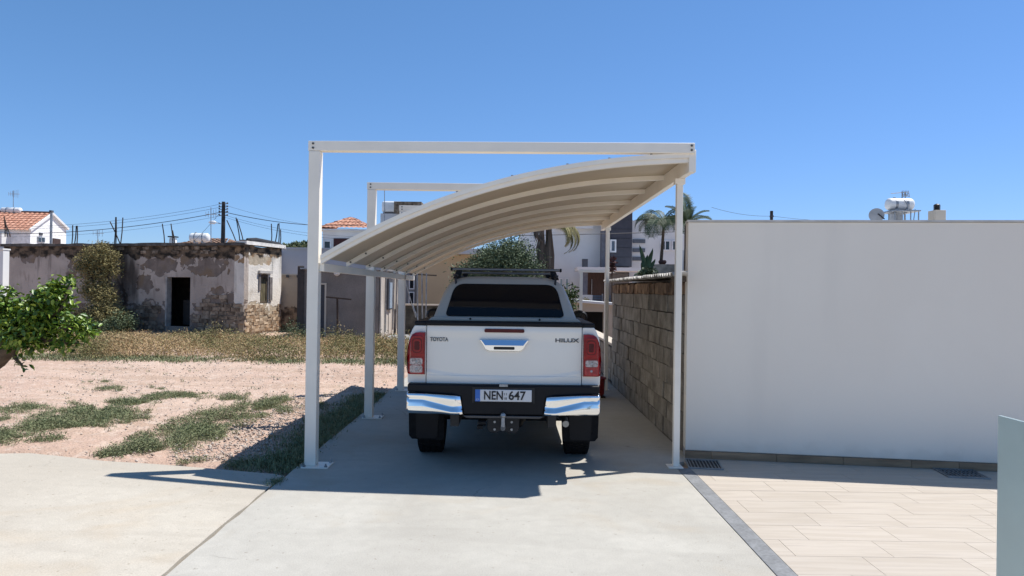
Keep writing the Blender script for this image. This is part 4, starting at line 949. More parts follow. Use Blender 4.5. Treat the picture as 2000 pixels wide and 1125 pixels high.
def antenna(px, py0, py1, Y, label, wpx=14, n=6, tilt=0, boom=True, group=None):
    a, b = P(px, py1, Y), P(px, py0, Y); t = thing('tv_antenna', label, 'antenna', a, 0, group); mt = M['galv']
    MB().tube([a, b], .018, 6).build('mast', mt, t)
    s = wpx / FPX * Y; zt = b.z - (b.z - a.z) * .18
    MB().tube([(b.x - s / 2, Y, zt - .02), (b.x + s / 2, Y + .2, zt + tilt)], .014, 6).build('boom', mt, t)
    for k in range(n):
        f = -.5 + k / (n - 1); x = b.x + s * f; zc = zt - .02 + (tilt + .02) * (f + .5); L = .22 + .06 * k
        MB().tube([(x, Y + .1 * f, zc - L / 2), (x, Y + .1 * f, zc + L / 2)], .009, 5).build('element', mt, t)
    return t
antenna(26, 372, 406, 44, 'thin television antenna above the tank on the far left roof', 16, 6)
antenna(412, 405, 476, 33, 'small television antenna on a mast just left of the utility pole', 18, 5)
antenna(191, 450, 478, 40, 'tiny antenna low on the skyline left of the crossed rebar', 16, 4)
antenna(645, 448, 478, 40, 'tiny antenna hidden behind the front carport post', 8, 4) if False else None
# --- brown hipped house behind the ruin
bh = thing('hipped_house', 'low brown hipped roof peeping over the derelict house beside the utility pole', 'house', (X(385, 40), 40, 0))
xa, xb = X(318, 40), X(436, 40); ze = Z(380, 482, 40); zp = Z(385, 460, 40); xm0, xm1 = X(368, 40), X(405, 40)
MB().box(xa + .3, xb - .3, 40.3, 46, -.1, ze).build('wall', M['cream_far'], bh)
rm = mat('brown_tile', (.20, .12, .08), rough=.85, var=.3, scale=6)
tile_roof(bh, (xa, 40, ze), (xb, 40, ze), (xm1, 43, zp), (xm0, 43, zp), .28, rm); tile_roof(bh, (xb, 40, ze), (xb, 46.3, ze), (xm1, 43.1, zp), (xm1, 43, zp), .28, rm); tile_roof(bh, (xa, 46.3, ze), (xa, 40, ze), (xm0, 43, zp), (xm0, 43.1, zp), .28, rm)
tank(371, 409, 455, 473, 38.5, 'white cylindrical water tank in front of the brown hipped roof')
# --- thin service pole in front of the gable
sp_ = thing('service_pole', 'thin grey pole with a small fitting against the white gable', 'pole', (X(99, 36), 36, 0))
MB().tube([(X(99, 36), 36, 0), (X(99, 36), 36, Z(99, 412, 36))], .06, 8).build('mast', M['galv'], sp_)
MB().box(X(97, 36), X(101, 36), 35.9, 36.1, Z(99, 415, 36), Z(99, 411, 36)).build('fitting', M['dark_grey'], sp_)
# --- utility pole with lamp and wires
Yp = 36; ux = X(436, Yp, 440)
up = thing('utility_pole', 'dark wooden utility pole with insulators and overhead wires left of the carport', 'utility pole', (ux, Yp, 0))
zt = Z(436, 394, Yp)
MB().tube([(ux, Yp, 0), (ux, Yp, zt)], [.14, .085], 12).build('pole', M['pole_wood'], up)
for k, py in enumerate((398, 404, 409, 414, 421)):
    zz_ = Z(436, py, Yp)
    for s in (-1, 1):
        MB().tube([(ux + s * .05, Yp - .02, zz_), (ux + s * .20, Yp - .02, zz_)], .018, 6).lathe([(.015, -.03), (.045, -.02), (.045, .03), (.02, .05)], (ux + s * .2, Yp - .02, zz_ + .02), 'z', 8).build('insulator', mat('insulator', (.10, .09, .08), rough=.3), up)
lmp = thing('street_lamp', 'small street lamp head on a bracket on the left side of the utility pole', 'street lamp', (ux - .1, Yp - .1, Z(430, 436, Yp)))
MB().tube([(ux - .10, Yp - .1, Z(430, 437, Yp)), (ux - .25, Yp - .3, Z(430, 436, Yp))], .02, 8).build('bracket', M['galv'], lmp)
MB().lathe([(.03, 0), (.08, .08), (.09, .28), (.04, .36)], (ux - .60, Yp - .3, Z(425, 435.5, Yp)), 'x', 12).build('lamp_head', M['pvc_white'], lmp)
def wire(a, b, sag, label, r=.012, n=14, group='overhead wires'):
    a, b = Vector(a), Vector(b); pts = [a.lerp(b, i / n) - Vector((0, 0, 4 * sag * (i / n) * (1 - i / n))) for i in range(n + 1)]
    o = MB().tube(pts, r, 5).build('overhead_wire', M['wire'], None); return tag(o, label, 'wire', group)
for k, (py, qy, r_, lab) in enumerate(((398, 443, .007, 'topmost thin wire running left from the utility pole to the edge'), (404, 447, .007, 'second thin wire down running left from the utility pole'), (414, 456, .016, 'thick black cable running left from the utility pole'), (421, 462, .006, 'lowest thin wire running left from the utility pole'))):
    wire(P(434, py, Yp), P(-40, qy, 37), .35, lab, r_)
for k, (py, qy, r_, lab) in enumerate(((400, 448, .006, 'topmost thin wire running right from the utility pole behind the carport'), (414, 440, .016, 'thick black cable running right from the utility pole behind the carport'), (420, 462, .006, 'thin wire under the thick cable running right from the utility pole'), (424, 468, .006, 'lowest thin wire running right from the utility pole'))):
    wire(P(438, py, Yp), P(700, qy, 38), .25, lab, r_)
wire(P(940, 461, 26), P(1340, 452, 28), .02, 'dark cable crossing in front of the modern white house behind the palm', .014)
wire(P(434, 410, Yp), P(380, 470, 38), .05, 'slanting service wire from the utility pole to the hipped roof', .008)
# --- grey-blue flat house
gh = thing('flat_roofed_house', 'plain shaded grey flat roofed house behind the corrugated shed', 'house', (X(620, 33), 33, 0))
MB().box(X(549, 33), X(760, 33), 33, 40, -.1, Z(620, 487, 33)).build('wall', M['grey_far'], gh)
MB().box(X(548, 33), X(761, 33), 32.94, 40.06, Z(620, 487, 33) + .001, Z(620, 484, 33)).build('parapet', M['grey_far'], gh)
# --- cream boundary wall between ruin and shed
cw = thing('courtyard_wall', 'cream courtyard wall with worn stone foot between the ruin and the corrugated shed', 'wall', (X(570, 28.6), 28.6, 0))
m, k = newmat('worn_cream', .95, .1); spz = k.n.new('ShaderNodeSeparateXYZ'); k.l.new(k.tc.outputs['Object'], spz.inputs[0])
lowm = k.ramp(k.math('ADD', spz.outputs[2], k.math('MULTIPLY', k.math('SUBTRACT', k.noise(2, 7), .5), 1.4)), 1.0, .9)
k.col(k.mix(lowm, k.mix(k.noise(3, 6), (.40, .32, .24), (.48, .40, .31)), k.mix(k.ramp(k.noise(4, 7), .4, .6), (.08, .06, .045), (.30, .22, .15)))); k.bump(k.noise(8, 6), .5, .03); M['worn_cream'] = m
MB().box(X(545, 28.6, 600), X(592, 28.6, 600), 28.6, 28.9, -.1, Z(570, 538, 28.6)).build('wall', m, cw)
MB().box(X(545, 28.6, 600), X(592, 28.6, 600), 28.55, 28.95, Z(570, 538, 28.6) + .001, Z(570, 535, 28.6)).build('coping', M['cream_far'], cw)
for px in (561, 582): MB().box(X(px - 2, 28.5), X(px + 2, 28.5), 28.5, 28.6, Z(px, 542, 28.5), Z(px, 537, 28.5)).build('hook', M['dark_grey'], cw)
# --- corrugated grey shed
Ys = 25; sd_ = thing('grey_shed', 'grey rendered shed with dark doorway and corrugated metal side behind the carport', 'shed', (X(660, Ys), Ys, 0))
M['shed_grey'] = mat('shed_render', (.20, .175, .155), rough=.95, var=.15, scale=1.5, fine=.1, bscale=20, bump=.2)
xl, xd0, xd1, xrr = X(587, Ys, 600), X(623, Ys, 600), X(634, Ys, 600), X(740, Ys, 600); zs = Z(600, 526, Ys); zd = Z(628, 556, Ys)
MB().box(xl, xd0, Ys, Ys + .2, -.1, zs).box(xd1, xrr, Ys, Ys + .2, -.1, zs).box(xd0, xd1, Ys, Ys + .2, zd, zs).build('wall', M['shed_grey'], sd_, smooth=None)
MB().box(xd0 + .001, xd1 - .001, Ys + .06, Ys + .1, 0, zd - .001).build('door', M['dark_grey'], sd_)
MB().box(xd1, xd1 + .06, Ys - .03, Ys - .001, 0, zd + .06).box(xd0 - .06, xd1, Ys - .03, Ys - .001, zd + .001, zd + .06).build('door_frame', M['cream_far'], sd_)
MB().box(xl, xrr + .15, Ys - .12, Ys + 4, zs + .001, zs + .05).build('roof', M['galv'], sd_)
b = MB(); b.grid([[(xl - .06 + .0, Ys - .15 + .0, z_) , ] * 1 for z_ in (0,)] ) if False else None
rows = [[(xl - .10 + .22 * j / 30 * 1.0, Ys - .05 - .02 * math.cos(j * 1.25), 0.0 + zz2) for j in range(31)] for zz2 in (0.0, zs + .12)]
MB().grid(rows).grid([[(p[0], p[1] + .012, p[2]) for p in r] for r in rows]).build('corrugated_panel', mat('brown_sheet', (.14, .12, .11), rough=.7), sd_)
# lamp on the wall
wl = MB().lathe([(.05, 0), (.11, .10), (.10, .2)], (X(660, Ys), Ys - .22, Z(660, 533, Ys)), 'y', 12).build('wall_lamp', M['pvc_white'], sd_)
MB().box(X(653, Ys), X(664, Ys), Ys - .1, Ys - .001, Z(660, 532, Ys), Z(660, 527, Ys)).build('lamp_bracket', M['black'], sd_)
# sunlit side of slatted sheets
q0 = P(741, 640, 25.0); q1 = P(774, 640, 28.6); q0.z = q1.z = 0; dv = (q1 - q0); nb_ = 9
M['pale_board'] = mat('pale_board', (.42, .38, .33), rough=.85, var=.3, scale=3, stretch=(6, 6, .5), rnd=.15)
for i in range(nb_):
    a = q0 + dv * (i / nb_); c = q0 + dv * ((i + .97) / nb_); nn = Vector((dv.y, -dv.x, 0)).normalized() * (.02 if i % 2 else .045)
    a2, c2 = a + nn, c + nn; ztp = Z(757, 527, 26) - .02 * i
    MB().add([(a.x, a.y, 0), (c.x, c.y, 0), (c2.x, c2.y, 0), (a2.x, a2.y, 0), (a.x, a.y, ztp), (c.x, c.y, ztp), (c2.x, c2.y, ztp), (a2.x, a2.y, ztp)], [(0, 1, 2, 3), (4, 5, 6, 7), (0, 1, 5, 4), (1, 2, 6, 5), (2, 3, 7, 6), (3, 0, 4, 7)]).build('board', M['pale_board'], sd_, smooth=None)
f0 = q0 + dv * .30 + Vector((.09, -.02, 0)); f1 = q0 + dv * .55 + Vector((.09, -.02, 0))
MB().beam((f0.x, f0.y, 1.55), (f1.x, f1.y, 1.55), .06, 1.15).build('window', M['dark_grey'], sd_)
MB().beam((f0.x + .04, f0.y + .1, 1.5), (f1.x + .02, f1.y - .2, 1.5), .05, .95).build('pane', mat('sky_pane', (.30, .38, .46), rough=.3), sd_)
for i, t_ in enumerate((.15, .6, .8)):
    a = q0 + dv * t_; MB().beam((a.x + .10, a.y, .2), (a.x + .16, a.y - .2, 2.6), .05, .04).build('batten', M['galv'], sd_)
# T clothes post
tp_ = thing('clothes_post', 'rusty T shaped clothes line post in front of the grey shed', 'clothes post', (X(660, 24.2, 640), 24.2, 0))
MB().tube([(X(660, 24.2, 640), 24.2, 0), (X(660, 24.2), 24.2, Z(660, 583, 24.2))], .035, 8).build('post', M['rust'], tp_)
MB().beam(P(637, 580, 24.0), P(686, 585, 24.4), .05, .05).build('crossbar', M['rust'], tp_)
# concrete doorstep slab right of the shed
st = MB().box(X(742, 24, 660), X(790, 24, 660), 24.0, 26.5, -.1, .06).build('concrete_step', M['concrete_grey'], None, bevel=.02); tag(st, 'pale concrete slab lying on the ground beside the shed side wall', 'slab')
# --- tiled-roof house behind carport posts
Yt = 40; th = thing('tiled_house', 'white house with orange pyramid tiled roof seen through the carport frame', 'house', (X(675, Yt), Yt, 0))
xa, xb, xm = X(618, Yt), X(727, Yt), X(673, Yt); ze, zp = Z(680, 447, Yt), Z(674, 419.5, Yt)
MB().box(xa + .25, xb - .25, Yt + .3, Yt + 3.3, -.1, ze - .05).build('wall', M['white_far'], th)
tile_roof(th, (xa, Yt, ze), (xb, Yt, ze), (xm, Yt + 1.6, zp), (xm, Yt + 1.6, zp), .26); tile_roof(th, (xb, Yt, ze), (xb, Yt + 3.6, ze), (xm, Yt + 1.6, zp), (xm, Yt + 1.6, zp), .26)
tile_roof(th, (xa, Yt + 3.6, ze), (xa, Yt, ze), (xm, Yt + 1.6, zp), (xm, Yt + 1.6, zp), .26); MB().box(xa, xb, Yt, Yt + 3.6, ze - .08, ze - .01).build('soffit', M['white_far'], th)
window(th, X(629, Yt), X(644, Yt), Z(636, 486, Yt), Z(636, 469, Yt), Yt + .29)
MB().box(X(649, Yt), X(683, Yt), Yt + .24, Yt + .298, Z(666, 484, Yt), Z(666, 465, Yt)).build('shutter', mat('maroon', (.05, .012, .012), rough=.7), th)
# --- tank block on tower behind second beam
tb_ = thing('stone_house', 'weathered stone block and pale rendered upper storey behind the second carport post', 'building', (X(790, 38), 38, 0))
MB().box(X(742, 38), X(790, 38), 38, 40, -.1, Z(760, 417, 38)).build('wall', M['grey_far'], tb_)
MB().box(X(771, 38), X(824, 38), 37.5, 39.5, Z(760, 417, 38) + .01, Z(800, 396, 38)).build('stone_parapet', M['stone'], tb_)
MB().box(X(790, 38), X(900, 38), 38.2, 42, -.1, Z(800, 412, 38)).build('wall', M['white_far'], tb_)
MB().box(X(790, 38), X(822, 38), 37.4, 38.19, Z(800, 430, 38), Z(800, 411, 38)).build('balcony_wall', M['white_far'], tb_)
tk2 = thing('roof_tank', 'boxy white solar water tank on a roof beside the second left carport post', 'water tank', (X(762, 38), 38.5, Z(760, 417, 38)))
MB().box(X(743, 38), X(784, 38), 38.1, 39.4, Z(760, 414, 38), Z(760, 392, 38)).build('tank', M['tank_white'], tk2, bevel=.12, segs=3)
MB().box(X(745, 38), X(774, 38), 38.2, 39.3, Z(760, 416.5, 38), Z(760, 414.5, 38)).build('stand', M['dark_grey'], tk2)
MB().tube([P(751, 372, 38), P(751, 440, 38)], .02, 6).build('pipe', M['galv'], tk2)
# --- orange / beige flat building behind the truck
Yo = 31; ob = thing('ochre_building', 'ochre rendered flat roofed building with grey roof slab behind the truck', 'building', (X(880, Yo), Yo, 0))
MB().box(X(815, Yo), X(1012, Yo), Yo, Yo + 7, -.1, Z(880, 497, Yo)).build('wall', M['orange_far'], ob)
MB().box(X(780, Yo), X(1014, Yo), Yo - .6, Yo + 7, Z(900, 497, Yo) + .002, Z(900, 487, Yo)).build('roof_slab', M['grey_far'], ob)
MB().box(X(770, Yo), X(815, Yo) - .002, Yo + .1, Yo + 5, -.1, Z(800, 500, Yo)).build('side_wall', mat('grey_cladding', (.24, .24, .24), rough=.7, var=.2, stretch=(8, 1, .3)), ob)
window(ob, X(799, Yo), X(810, Yo), Z(805, 565, Yo), Z(805, 538, Yo), Yo + .09, frame=.04); window(ob, X(799, Yo), X(810, Yo), Z(805, 597, Yo), Z(805, 570, Yo), Yo + .09, frame=.04)
dw = thing('dark_hedge_wall', 'low dark stone wall with a pale rail in front of the ochre building', 'wall', (X(820, 28), 28, 0))
MB().box(X(776, 28, 600), X(905, 28, 600), 28, 28.3, -.1, Z(820, 597, 28)).build('wall', mat('dark_stone_wall', (.07, .07, .06), rough=.95, var=.5, scale=3, bump=.6, bscale=10), dw)
MB().box(X(776, 28, 600), X(905, 28, 600), 27.9, 28.36, Z(820, 597, 28) + .001, Z(820, 594, 28)).build('rail', M['cream_far'], dw)
# pipe frame
pf_ = thing('pipe_frame', 'spindly galvanised pipe frame with a crossbar left of the truck canopy', 'pipe frame', (X(820, 22, 620), 22, 0))
for (px, qx) in ((817, 815), (826, 824), (832, 833)): MB().tube([(X(px, 22, 640), 22, 0), P(qx, 533, 22)], .022, 6).build('pipe', M['galv'], pf_)
MB().tube([P(806, 595, 22), P(820, 634, 21.9)], .018, 6).build('brace', M['galv'], pf_); MB().tube([P(800, 535, 22), P(853, 538, 22.1)], .025, 6).build('crossbar', M['rust'], pf_)
MB().tube([P(790, 545, 22.1), P(812, 620, 22.1)], .015, 6).build('brace', M['galv'], pf_)

# --- modern white house -----------------------------------------------------
Ym = 34; mh = thing('modern_house', 'modern white two storey house with a dark grey tower right of the round tree', 'house', (X(1180, Ym), Ym, 0))
def mb_(x0, x1, y0, y1, pt, pb, name, m, base=None, Yr=None, **k):
    Yr = Yr or Ym; z0 = Z((x0 + x1) / 2, pb, Yr) if pb is not None else -.1
    return MB().box(X(x0, Yr), X(x1, Yr), y0, y1, z0, Z((x0 + x1) / 2, pt, Yr)).build(name, m, mh, smooth=None, **k)
# left wing with curved top (profile in the picture plane, real depth)
pr = [(1012, None), (1175, None), (1175, 425), (1150, 421), (1110, 421), (1060, 429), (1030, 437), (1016, 447), (1012, 465)]
MB().prism([(X(a, Ym), (-.1 if b is None else Z(a, b, Ym))) for a, b in pr], Ym, Ym + 8).build('wall', M['white_far'], mh, smooth=None)
mb_(1085, 1157, Ym - .25, Ym - .002, 437, 447, 'ledge', M['white_far']); mb_(1098, 1130, Ym - .4, Ym - .003, 424, 436.9, 'balcony_wall', M['white_far'])
mb_(1144, 1172, Ym - .5, Ym - .003, 421.5, 425, 'lintel_beam', mat('lav_beam', (.22, .24, .28), rough=.8)); mb_(1142, 1146, Ym - .5, Ym - .003, 425, 437, 'pier', M['white_far'])
mb_(1143, 1172, Ym - .06, Ym - .004, 429, 432.5, 'vent_slot', M['grey_far'])
mb_(1172, 1187, Ym - .6, Ym - .004, 418, 585, 'tower_side', mat('mid_grey', (.16, .16, .18), rough=.8))
mb_(1187.1, 1228, Ym - .9, Ym + 5, 415, 522, 'tower', mat('tower_grey', (.055, .056, .07), rough=.7, var=.08))
for k in range(6):
    y_ = 415 + 17.8 * (k + 1); mb_(1187.5, 1227.8, Ym - .915, Ym - .901, y_ - .35, y_, 'panel_joint', M['black'])
t_ = window(mh, X(1191, Ym - .9), X(1203, Ym - .9), Z(1197, 493, Ym - .9), Z(1197, 468, Ym - .9), Ym - .93, frame=.07, pm=mat('pane_blue', (.10, .13, .17), rough=.15))
mb_(1228.1, 1342, Ym - .2, Ym + 7, 432, None, 'wall', M['white_far'])
rfp = [(1232, 433), (1246, 427), (1300, 428), (1312, 433)]
MB().prism([(X(a, Ym), Z(a, b, Ym)) for a, b in rfp], Ym, Ym + 4).build('roof', M['dark_roof'], mh, smooth=None)
for py in (468, 485.5, 502): mb_(1234, 1258, Ym - .25, Ym - .201, py, py + 7.5, 'slot_window', mat('slot_grey', (.12, .13, .15), rough=.4))
window(mh, X(1287, Ym), X(1307, Ym), Z(1297, 490, Ym), Z(1297, 470, Ym), Ym - .2, mull=2, frame=.05); window(mh, X(1310, Ym), X(1319, Ym), Z(1314, 490, Ym), Z(1314, 470, Ym), Ym - .2, frame=.05)
window(mh, X(1093, Ym), X(1101, Ym), Z(1097, 565, Ym), Z(1097, 543, Ym), Ym - .0, frame=.05, pm=mat('pale_pane', (.30, .38, .40), rough=.2)); window(mh, X(1104, Ym), X(1112, Ym), Z(1108, 565, Ym), Z(1108, 543, Ym), Ym - .0, frame=.05, pm=mat('pale_pane', (.30, .38, .40), rough=.2))
mb_(1126, 1264, Ym - 2.6, Ym - .91, 523, 530, 'porch_slab', M['white_far'], Yr=Ym - 2)
mb_(1137.5, 1147.5, Ym - 2.2, Ym - 1.8, 506, 522.9, 'pier', M['dark_grey'], Yr=Ym - 2); mb_(1137.5, 1147.5, Ym - 2.2, Ym - 1.8, 531, 590, 'pier', mat('blue_grey', (.12, .13, .16), rough=.8), Yr=Ym - 2)
mb_(1148, 1186, Ym - .66, Ym - .61, 532, 590, 'door', M['wood_brown'], Yr=Ym - .6)
mb_(1156, 1157.2, Ym - .72, Ym - .665, 545, 575, 'door_handle', M['galv'], Yr=Ym - .7)
mb_(1187.2, 1228, Ym - .8, Ym - .7, 534, 590, 'porch_wall', mat('porch_grey', (.14, .14, .15), rough=.8), Yr=Ym - .8)
# blue gate and white piers of the front yard
fy = thing('yard_wall', 'white front yard wall with bluish metal gate panels below the modern house', 'yard wall', (X(1180, 27), 27, 0))
def fb(x0, x1, pt, pb, name, m, y=27, d=.2): return MB().box(X(x0, y, 590), X(x1, y, 590), y, y + d, -.1 if pb is None else Z((x0 + x1) / 2, pb, y), Z((x0 + x1) / 2, pt, y)).build(name, m, fy, smooth=None)
fb(1128, 1157, 576, None, 'pier', M['white_far']); fb(1199, 1206, 576, None, 'pier', M['white_far'])
fb(1060, 1128, 583, None, 'wall', M['white_far'])
for (a, c) in ((1157.5, 1176), (1186, 1198.5)):
    for k in range(6): fb(a, c, 577 + k * 4, 579.6 + k * 4, 'gate_slat', mat('gate_blue', (.07, .12, .18), rough=.5), 27.05, .05)
fb(1176.5, 1178, 574, None, 'gate_post', M['galv']); fb(1184, 1185.5, 574, None, 'gate_post', M['galv'])
# cream garage wall beyond the block shed with a dark opening
gw = thing('garage', 'low cream garage with pale roof edge and black opening beyond the low block wall', 'garage', (X(1160, 21), 21, 0))
def gb(x0, x1, y0, y1, z0, z1, name, m): return MB().box(x0, x1, y0, y1, z0, z1).build(name, m, gw, smooth=None)
gxa, gxb = X(1060, 21, 600), X(1235, 21, 600); go0, go1 = X(1139, 21, 620), X(1179, 21, 620); gz = 1.32; gzo = Z(1160, 609, 21)
gb(gxa, go0, 21, 21.2, -.1, gz, 'wall', M['cream_far']); gb(go1, gxb, 21, 21.2, -.1, gz, 'wall', M['cream_far']); gb(go0, go1, 21, 21.2, gzo, gz, 'wall', M['cream_far'])
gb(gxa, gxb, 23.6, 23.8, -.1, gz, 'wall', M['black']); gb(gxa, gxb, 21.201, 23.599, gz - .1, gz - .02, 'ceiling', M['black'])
MB().prism([(gxa, gz + .16), (gxb, gz + .001), (gxb, gz + .06), (gxa, gz + .24)], 20.85, 23.9).build('roof_edge', M['tank_white'], gw, smooth=None)
MB().prism([(gxa, gz + .0), (gxb, gz + .0), (gxb, gz + .0005), (gxa, gz + .159)], 21.0, 21.2).build('wall', M['cream_far'], gw, smooth=None)
# thin pergola frame
pg = thing('pergola_frame', 'thin white steel frame standing beyond the rear carport post', 'frame', (X(1134, 15, 600), 15, 0))
ztp = Z(1134, 529, 15)
for (px, Y_) in ((1134.5, 15), (1183, 15.2)): MB().box(X(px, Y_, 600) - .03, X(px, Y_, 600) + .03, Y_ - .03, Y_ + .03, 0, ztp - .03).build('post', M['white_steel'], pg)
MB().box(X(1130, 15), X(1185, 15), 14.97, 15.03, ztp - .029, ztp + .03).build('beam', M['white_steel'], pg)
# round planter wall with pot
pw_ = thing('planter_wall', 'curved rendered planter wall above the corrugated shed roof', 'planter', (X(1310, 24), 24.5, 0))
r_ = (X(1352, 24) - X(1268, 24)) / 2
MB().lathe([(r_, -.1), (r_, Z(1300, 516, 24)), (r_ - .12, Z(1300, 516, 24)), (r_ - .12, .5)], (X(1310, 24), 24 + r_, 0), 'z', 40).build('wall', mat('planter', (.30, .27, .23), rough=.95, var=.2), pw_)
pt_ = thing('terracotta_pot', 'round terracotta pot at the foot of the bushy palm', 'pot', (X(1294, 24.6), 24.6, Z(1294, 516, 24)))
MB().lathe([(.06, .0), (.13, .06), (.14, .11), (.11, .16), (.10, .16), (.10, .12)], (0, 0, 0), 'z', 16).build('pot', mat('terracotta', (.10, .045, .035), rough=.8), pt_, world=False)
MB().lathe([(.098, .11), (.098, .135)], (0, 0, 0), 'z', 16).build('soil', M['interior'], pt_, world=False)

# --- roof furniture right of the carport, on the house behind the white wall
hb_ = thing('rear_house', 'low house whose flat roof hides just behind the white boundary wall', 'house', (X(1750, 17), 17, 0))
RZ = Z(1800, 452, 15.5)
MB().box(X(1520, 15), X(2300, 15), 15, 24, -.1, RZ).build('wall', M['white_far'], hb_)
t, a, b, r, cz, L = tank(1731, 1783, 387, 411, 17, 'round white water tank on a steel stand above the white boundary wall')
for fx in (.08, .35, .66, .95):
    for yy in (-.3, .3): MB().tube([(a.x + L * fx, 17 + yy, cz - r - .03), (a.x + L * fx, 17 + yy, RZ)], .014, 6).build('leg', M['galv'], t)
MB().box(a.x, b.x, 16.65, 17.35, cz - r - .05, cz - r - .02).build('platform', M['galv'], t)
MB().tube([(a.x + L * .82, 16.7, cz - r), (a.x + L * .7, 16.7, RZ)], .01, 6).build('brace', M['galv'], t)
MB().tube([(a.x + L * .55, 17 - r, cz + r * .6), (a.x + L * .62, 17 - r - .03, cz), (a.x + L * .62, 16.75, cz - r)], .012, 6).build('pipe', M['galv'], t)
bx = thing('roof_post', 'grey square roof pillar under the round white water tank', 'pillar', (X(1751, 17.6), 17.6, RZ))
MB().box(X(1744, 17.6), X(1758, 17.6), 17.5, 17.8, RZ, Z(1751, 411.5, 17.6)).build('pillar', M['concrete_grey'], bx)
MB().box(X(1743, 17.6), X(1759, 17.6), 17.48, 17.82, Z(1751, 411.5, 17.6) + .001, Z(1751, 410.5, 17.6)).build('cap', M['concrete_grey'], bx)
an = thing('tv_antenna', 'yagi television antenna sticking up behind the round white water tank', 'antenna', (X(1765, 18), 18, RZ))
MB().tube([(X(1762, 18), 18, RZ), P(1762, 374, 18)], .014, 6).build('mast', M['galv'], an); MB().tube([(X(1768, 18), 18, RZ), P(1768, 374, 18)], .012, 6).build('mast', M['galv'], an)
MB().tube([P(1740, 378, 18), P(1775, 375, 18)], .010, 6).build('boom', M['galv'], an)
for px in (1763, 1766, 1769, 1772, 1775): MB().tube([P(px - 1, 374 - (px % 3), 18), P(px + 1.5, 385, 18)], .007, 5).build('element', M['galv'], an)
MB().tube([P(1764, 380, 18), P(1777, 384, 18)], .007, 5).build('element', M['galv'], an); MB().tube([P(1764, 384, 18), P(1776, 377, 18)], .007, 5).build('element', M['galv'], an)
ds = thing('satellite_dish', 'round grey satellite dish left of the water tank above the white wall', 'satellite dish', (X(1711, 16.5), 16.5, RZ))
c = P(1712, 420, 16.5); rr = 14 / FPX * 16.5
dsh = MB().lathe([(rr, 0), (rr, .012), (rr * .8, .045), (rr * .5, .08), (rr * .2, .095), (.01, .1), (.01, .09), (rr * .5, .065), (rr * .8, .03)], (0, 0, 0), 'y', 32).build('dish', mat('dish_grey', (.36, .35, .34), rough=.7), ds, world=False)
dsh.location = (c.x - ds.location.x, 0, c.z - RZ); dsh.rotation_euler = (R(-12), 0, R(-25))
MB().tube([(c.x, 16.48, c.z - .12), (c.x, 16.48, RZ)], .02, 6).build('mount', M['black'], ds); MB().beam((c.x - .02, 16.4, c.z + .02), (c.x + .13, 16.4, c.z - .1), .03, .02).build('bracket', M['black'], ds); MB().beam((c.x - .03, 16.43, c.z + .03), (c.x - .03, 16.43, c.z - .1), .02, .02).build('bracket', M['black'], ds)
c2 = thing('chimney', 'beige square chimney with a black louvred cowl on the right above the white wall', 'chimney', (X(1836, 17), 17, RZ))
MB().box(X(1825.5, 17), X(1847, 17), 17, 17.3, RZ, Z(1836, 410, 17)).build('stack', M['cream_far'], c2, bevel=.01)
cxx = X(1836, 17); zc0 = Z(1836, 410, 17); zc1 = Z(1836, 399, 17)
MB().lathe([(.055, zc0), (.055, zc1)], (cxx, 17.15, 0), 'z', 14).build('flue', M['black'], c2)
for k in range(5):
    zq = zc0 + (zc1 - zc0) * (k + .4) / 5; MB().lathe([(.075, zq), (.078, zq + .012), (.06, zq + .018)], (cxx, 17.15, 0), 'z', 14).build('louvre', M['black'], c2)
MB().lathe([(.07, zc1), (.05, zc1 + .02), (.01, zc1 + .035)], (cxx, 17.15, 0), 'z', 14).build('cowl', M['black'], c2)
dp = thing('distant_pole', 'tip of a dark distant pole above the left half of the white wall', 'pole', (X(1507, 45, 430), 45, 0))
MB().tube([(X(1507, 45, 430), 45, 0), P(1507, 412, 45)], .10, 8).build('pole', M['pole_wood'], dp); MB().box(X(1504, 45, 430), X(1510, 45, 430), 44.9, 45.1, Z(1507, 424, 45), Z(1507, 421, 45)).build('fitting', M['dark_grey'], dp)
wire(P(1390, 405, 40), P(1507, 422, 45), .15, 'thin wire running from behind the tall palm to the distant pole', .010); wire(P(1508, 422, 45), P(1735, 430, 50), .2, 'faint wire leaving the distant pole towards the right', .010)

# ------------------------------------------------------------ vegetation
def crown(name, parent, blobs, n, size, m, shell=.5, clump=.35, nclump=60, aspect=.45, flat=.2, stuff=True):
    p = blob_pts(blobs, n, shell, clump, nclump); V, F = leaves_np(p, size, flat, aspect); o = npmesh(name, V, F, m, parent); return o
M['leaf_olive'] = mat('leaf_olive', (.07, .10, .045), rough=.7, island=[(.05, .08, .035), (.10, .14, .065), (.17, .21, .12), (.06, .085, .04)])
M['leaf_citrus'] = mat('leaf_citrus', (.05, .12, .012), rough=.42, spec=.5, island=[(.045, .10, .012), (.09, .17, .018), (.16, .25, .025), (.32, .38, .04), (.09, .15, .02)])
M['leaf_dry'] = mat('leaf_dry', (.17, .15, .06), rough=.9, island=[(.15, .14, .055), (.26, .22, .09), (.36, .29, .13), (.11, .11, .045)])
M['weed_dry'] = mat('weed_dry', (.10, .125, .04), rough=.95, var=0, scale=.8, thresh=(.45, .58), col2=(.56, .38, .21), island=[(.18, .17, .07), (.36, .26, .14), (.42, .29, .17), (.14, .15, .06), (.30, .25, .10)], ifac=.45)
M['weed_green'] = mat('weed_green', (.13, .17, .075), rough=.95, var=0, scale=2, col2=(.26, .25, .14), island=[(.13, .17, .08), (.20, .23, .12), (.27, .26, .15), (.11, .145, .07)])
M['palm_leaf'] = mat('palm_leaf', (.035, .06, .025), rough=.6, island=[(.03, .05, .02), (.05, .08, .035), (.07, .10, .04)])
